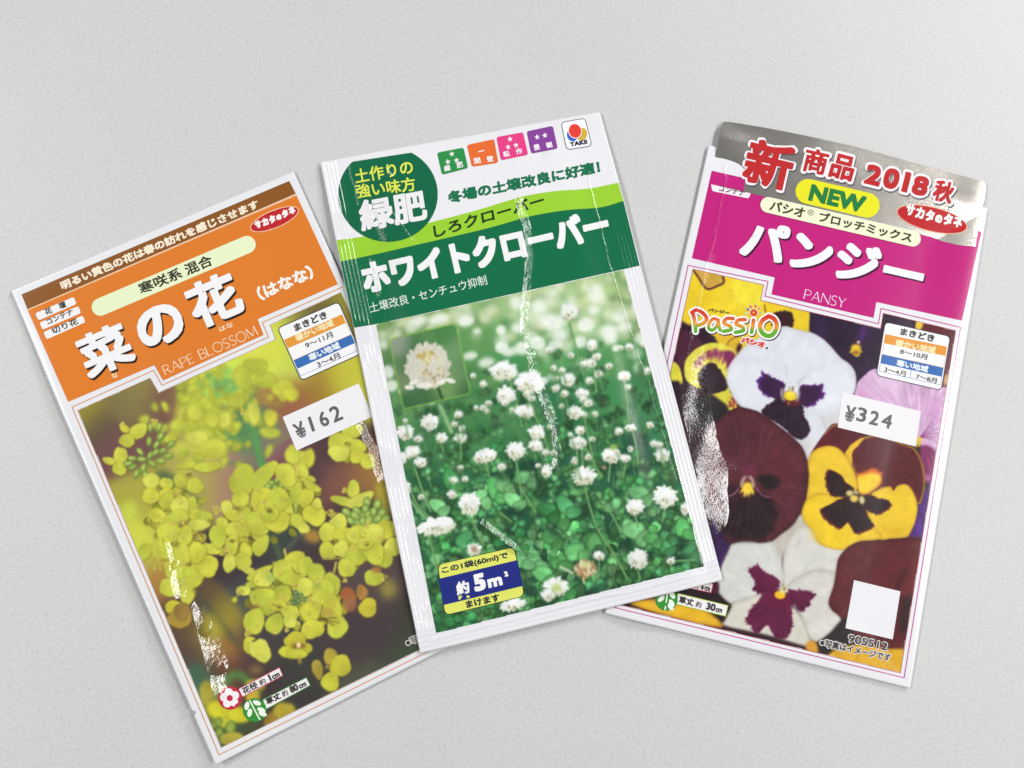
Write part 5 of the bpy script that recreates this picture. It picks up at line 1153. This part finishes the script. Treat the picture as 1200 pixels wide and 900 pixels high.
def star(cx, cy, r, deg): return [(cx + (r if k % 2 == 0 else r * .42) * math.cos(math.radians(deg - 90 + 36 * k)), cy + (r if k % 2 == 0 else r * .42) * math.sin(math.radians(deg - 90 + 36 * k))) for k in range(10)]
for q, col, word, stars in (([(512, 179), (543.2, 173), (548.6, 197), (518, 205)], (42, 140, 70), '緑肥', [(529.5, 180.6), (524.8, 189.8), (535, 188)]), ([(547, 170), (579, 163), (584, 190.8), (553, 195.6)], (224, 106, 50), '間壁', None),
                            ([(581.6, 160.7), (612.8, 155), (619, 181.4), (587, 188)], (224, 62, 132), '転作', [(597.6, 163.2), (595.4, 172.6), (604.6, 170.4)]), ([(617, 154), (647.8, 147.5), (653.6, 174.2), (622.5, 180.2)], (132, 64, 152), '景観', [(629.4, 160.8), (638.5, 158.8)])):
    b = Print(CLOVER, 'purpose_mark', layer=2.4); b.poly(rquad(q, 3), col); mk = b.build(); w = (234, 230, 234)
    b = Print(CLOVER, 'lettering', mk, layer=3.6); Q = np.array(q)
    ex = (Q[2] - Q[3]) / np.linalg.norm(Q[2] - Q[3]); uy = (Q[0] - Q[3]) / np.linalg.norm(Q[0] - Q[3]); o = Q[3] + uy * 2.6
    for k, ch in enumerate(word): p = o + ex * (4 + 15 * k); b.text(ch, p, p + ex * 7.6, p + uy * 7, w, .25)
    if stars:
        for i, (x, y) in enumerate(stars): b.poly(star(x, y, 3.6, -12), w, i * .02)
    else: b.line([(560.6, 178), (567.6, 176.4)], 1.2, w)
    b.build()
b = Print(CLOVER, 'maker_emblem', layer=2.4, grid=5)
o = rquad([(657.5, 143.5), (685.5, 138.6), (693.6, 171), (664, 175.6)], 5); b.poly(o, (240, 240, 243)); b.line(o, .9, (96, 96, 104), .3, True)
b.poly(ellipse(670.6, 158.6, 6.2, 7.2, -20), (36, 92, 190), .6); b.poly(ellipse(681.8, 157.4, 6.2, 7.6, 14), (204, 172, 60), .8); b.poly(ellipse(673.8, 153.6, 8.0, 9.0, -14), (240, 236, 236), 1.0); b.poly(ellipse(673.8, 153.6, 7.2, 8.2, -14), (226, 62, 50), 1.3)
em = b.build('white maker emblem of red, blue and gold circles'); b = Print(CLOVER, 'lettering', em, layer=4.6); b.text('TAKII', (668.6, 172.2), (688.6, 168.6), (667.4, 167), (40, 44, 74), .4); b.build()
b = Print(CLOVER, 'slogan_lettering', layer=2.4); b.text('冬場の土壌改良に好適！', (526, 239), (704, 202.4), (523.6, 224.6), (18, 110, 74), .7); b.build()
b = Print(CLOVER, 'title_lettering', band, layer=3)
b.text('しろクローバー', (509.5, 279), (638.5, 241), (507, 264.6), (34, 56, 26), .5)
b.text('ホワイトクローバー', (428.4, 345.5), (717, 279.5), (420, 309), (234, 235, 236), 2.1)
b.text('土壌改良・センチュウ抑制', (434.4, 367), (571.6, 333.4), (431.6, 355.4), (216, 228, 220), .1); b.build()
b = Print(CLOVER, 'sowing_area_label', layer=2.6)
q = [(512.2, 661.5), (603, 640.6), (615.4, 698.5), (521, 721.5)]; b.poly(rquad(q, 7.5), (26, 50, 50)); qq = np.array(q, float); cc = qq.mean(0)
b.poly(rquad(cc + (qq - cc) * .978, 7), (222, 226, 104), .4); b.poly([(513.6, 678.4), (605.6, 656.4), (612.8, 686.6), (520.2, 709)], (34, 44, 128), .9); lab = b.build('yellow and blue label giving the sown area')
b = Print(CLOVER, 'lettering', lab, layer=4.8); n = (36, 40, 60)
b.text('この1袋(60ml)で', (518.9, 673.4), (596.4, 655), (516.6, 664.6), n, .3); b.text('約', (535.8, 698), (551, 694.6), (533.6, 682.6), (240, 240, 240), .7)
b.text('5', (556.8, 694), (570.4, 690.6), (553.2, 674), (240, 240, 240), 1.5); b.text('m', (572.6, 689.4), (589.4, 685.4), (570.6, 679), (240, 240, 240), 1.1); b.text('2', (591.6, 676), (596, 675), (590.2, 670), (240, 240, 240), .6)
b.text('まけます', (547.2, 712.8), (586.4, 704), (545, 704.4), n, .4); b.build()
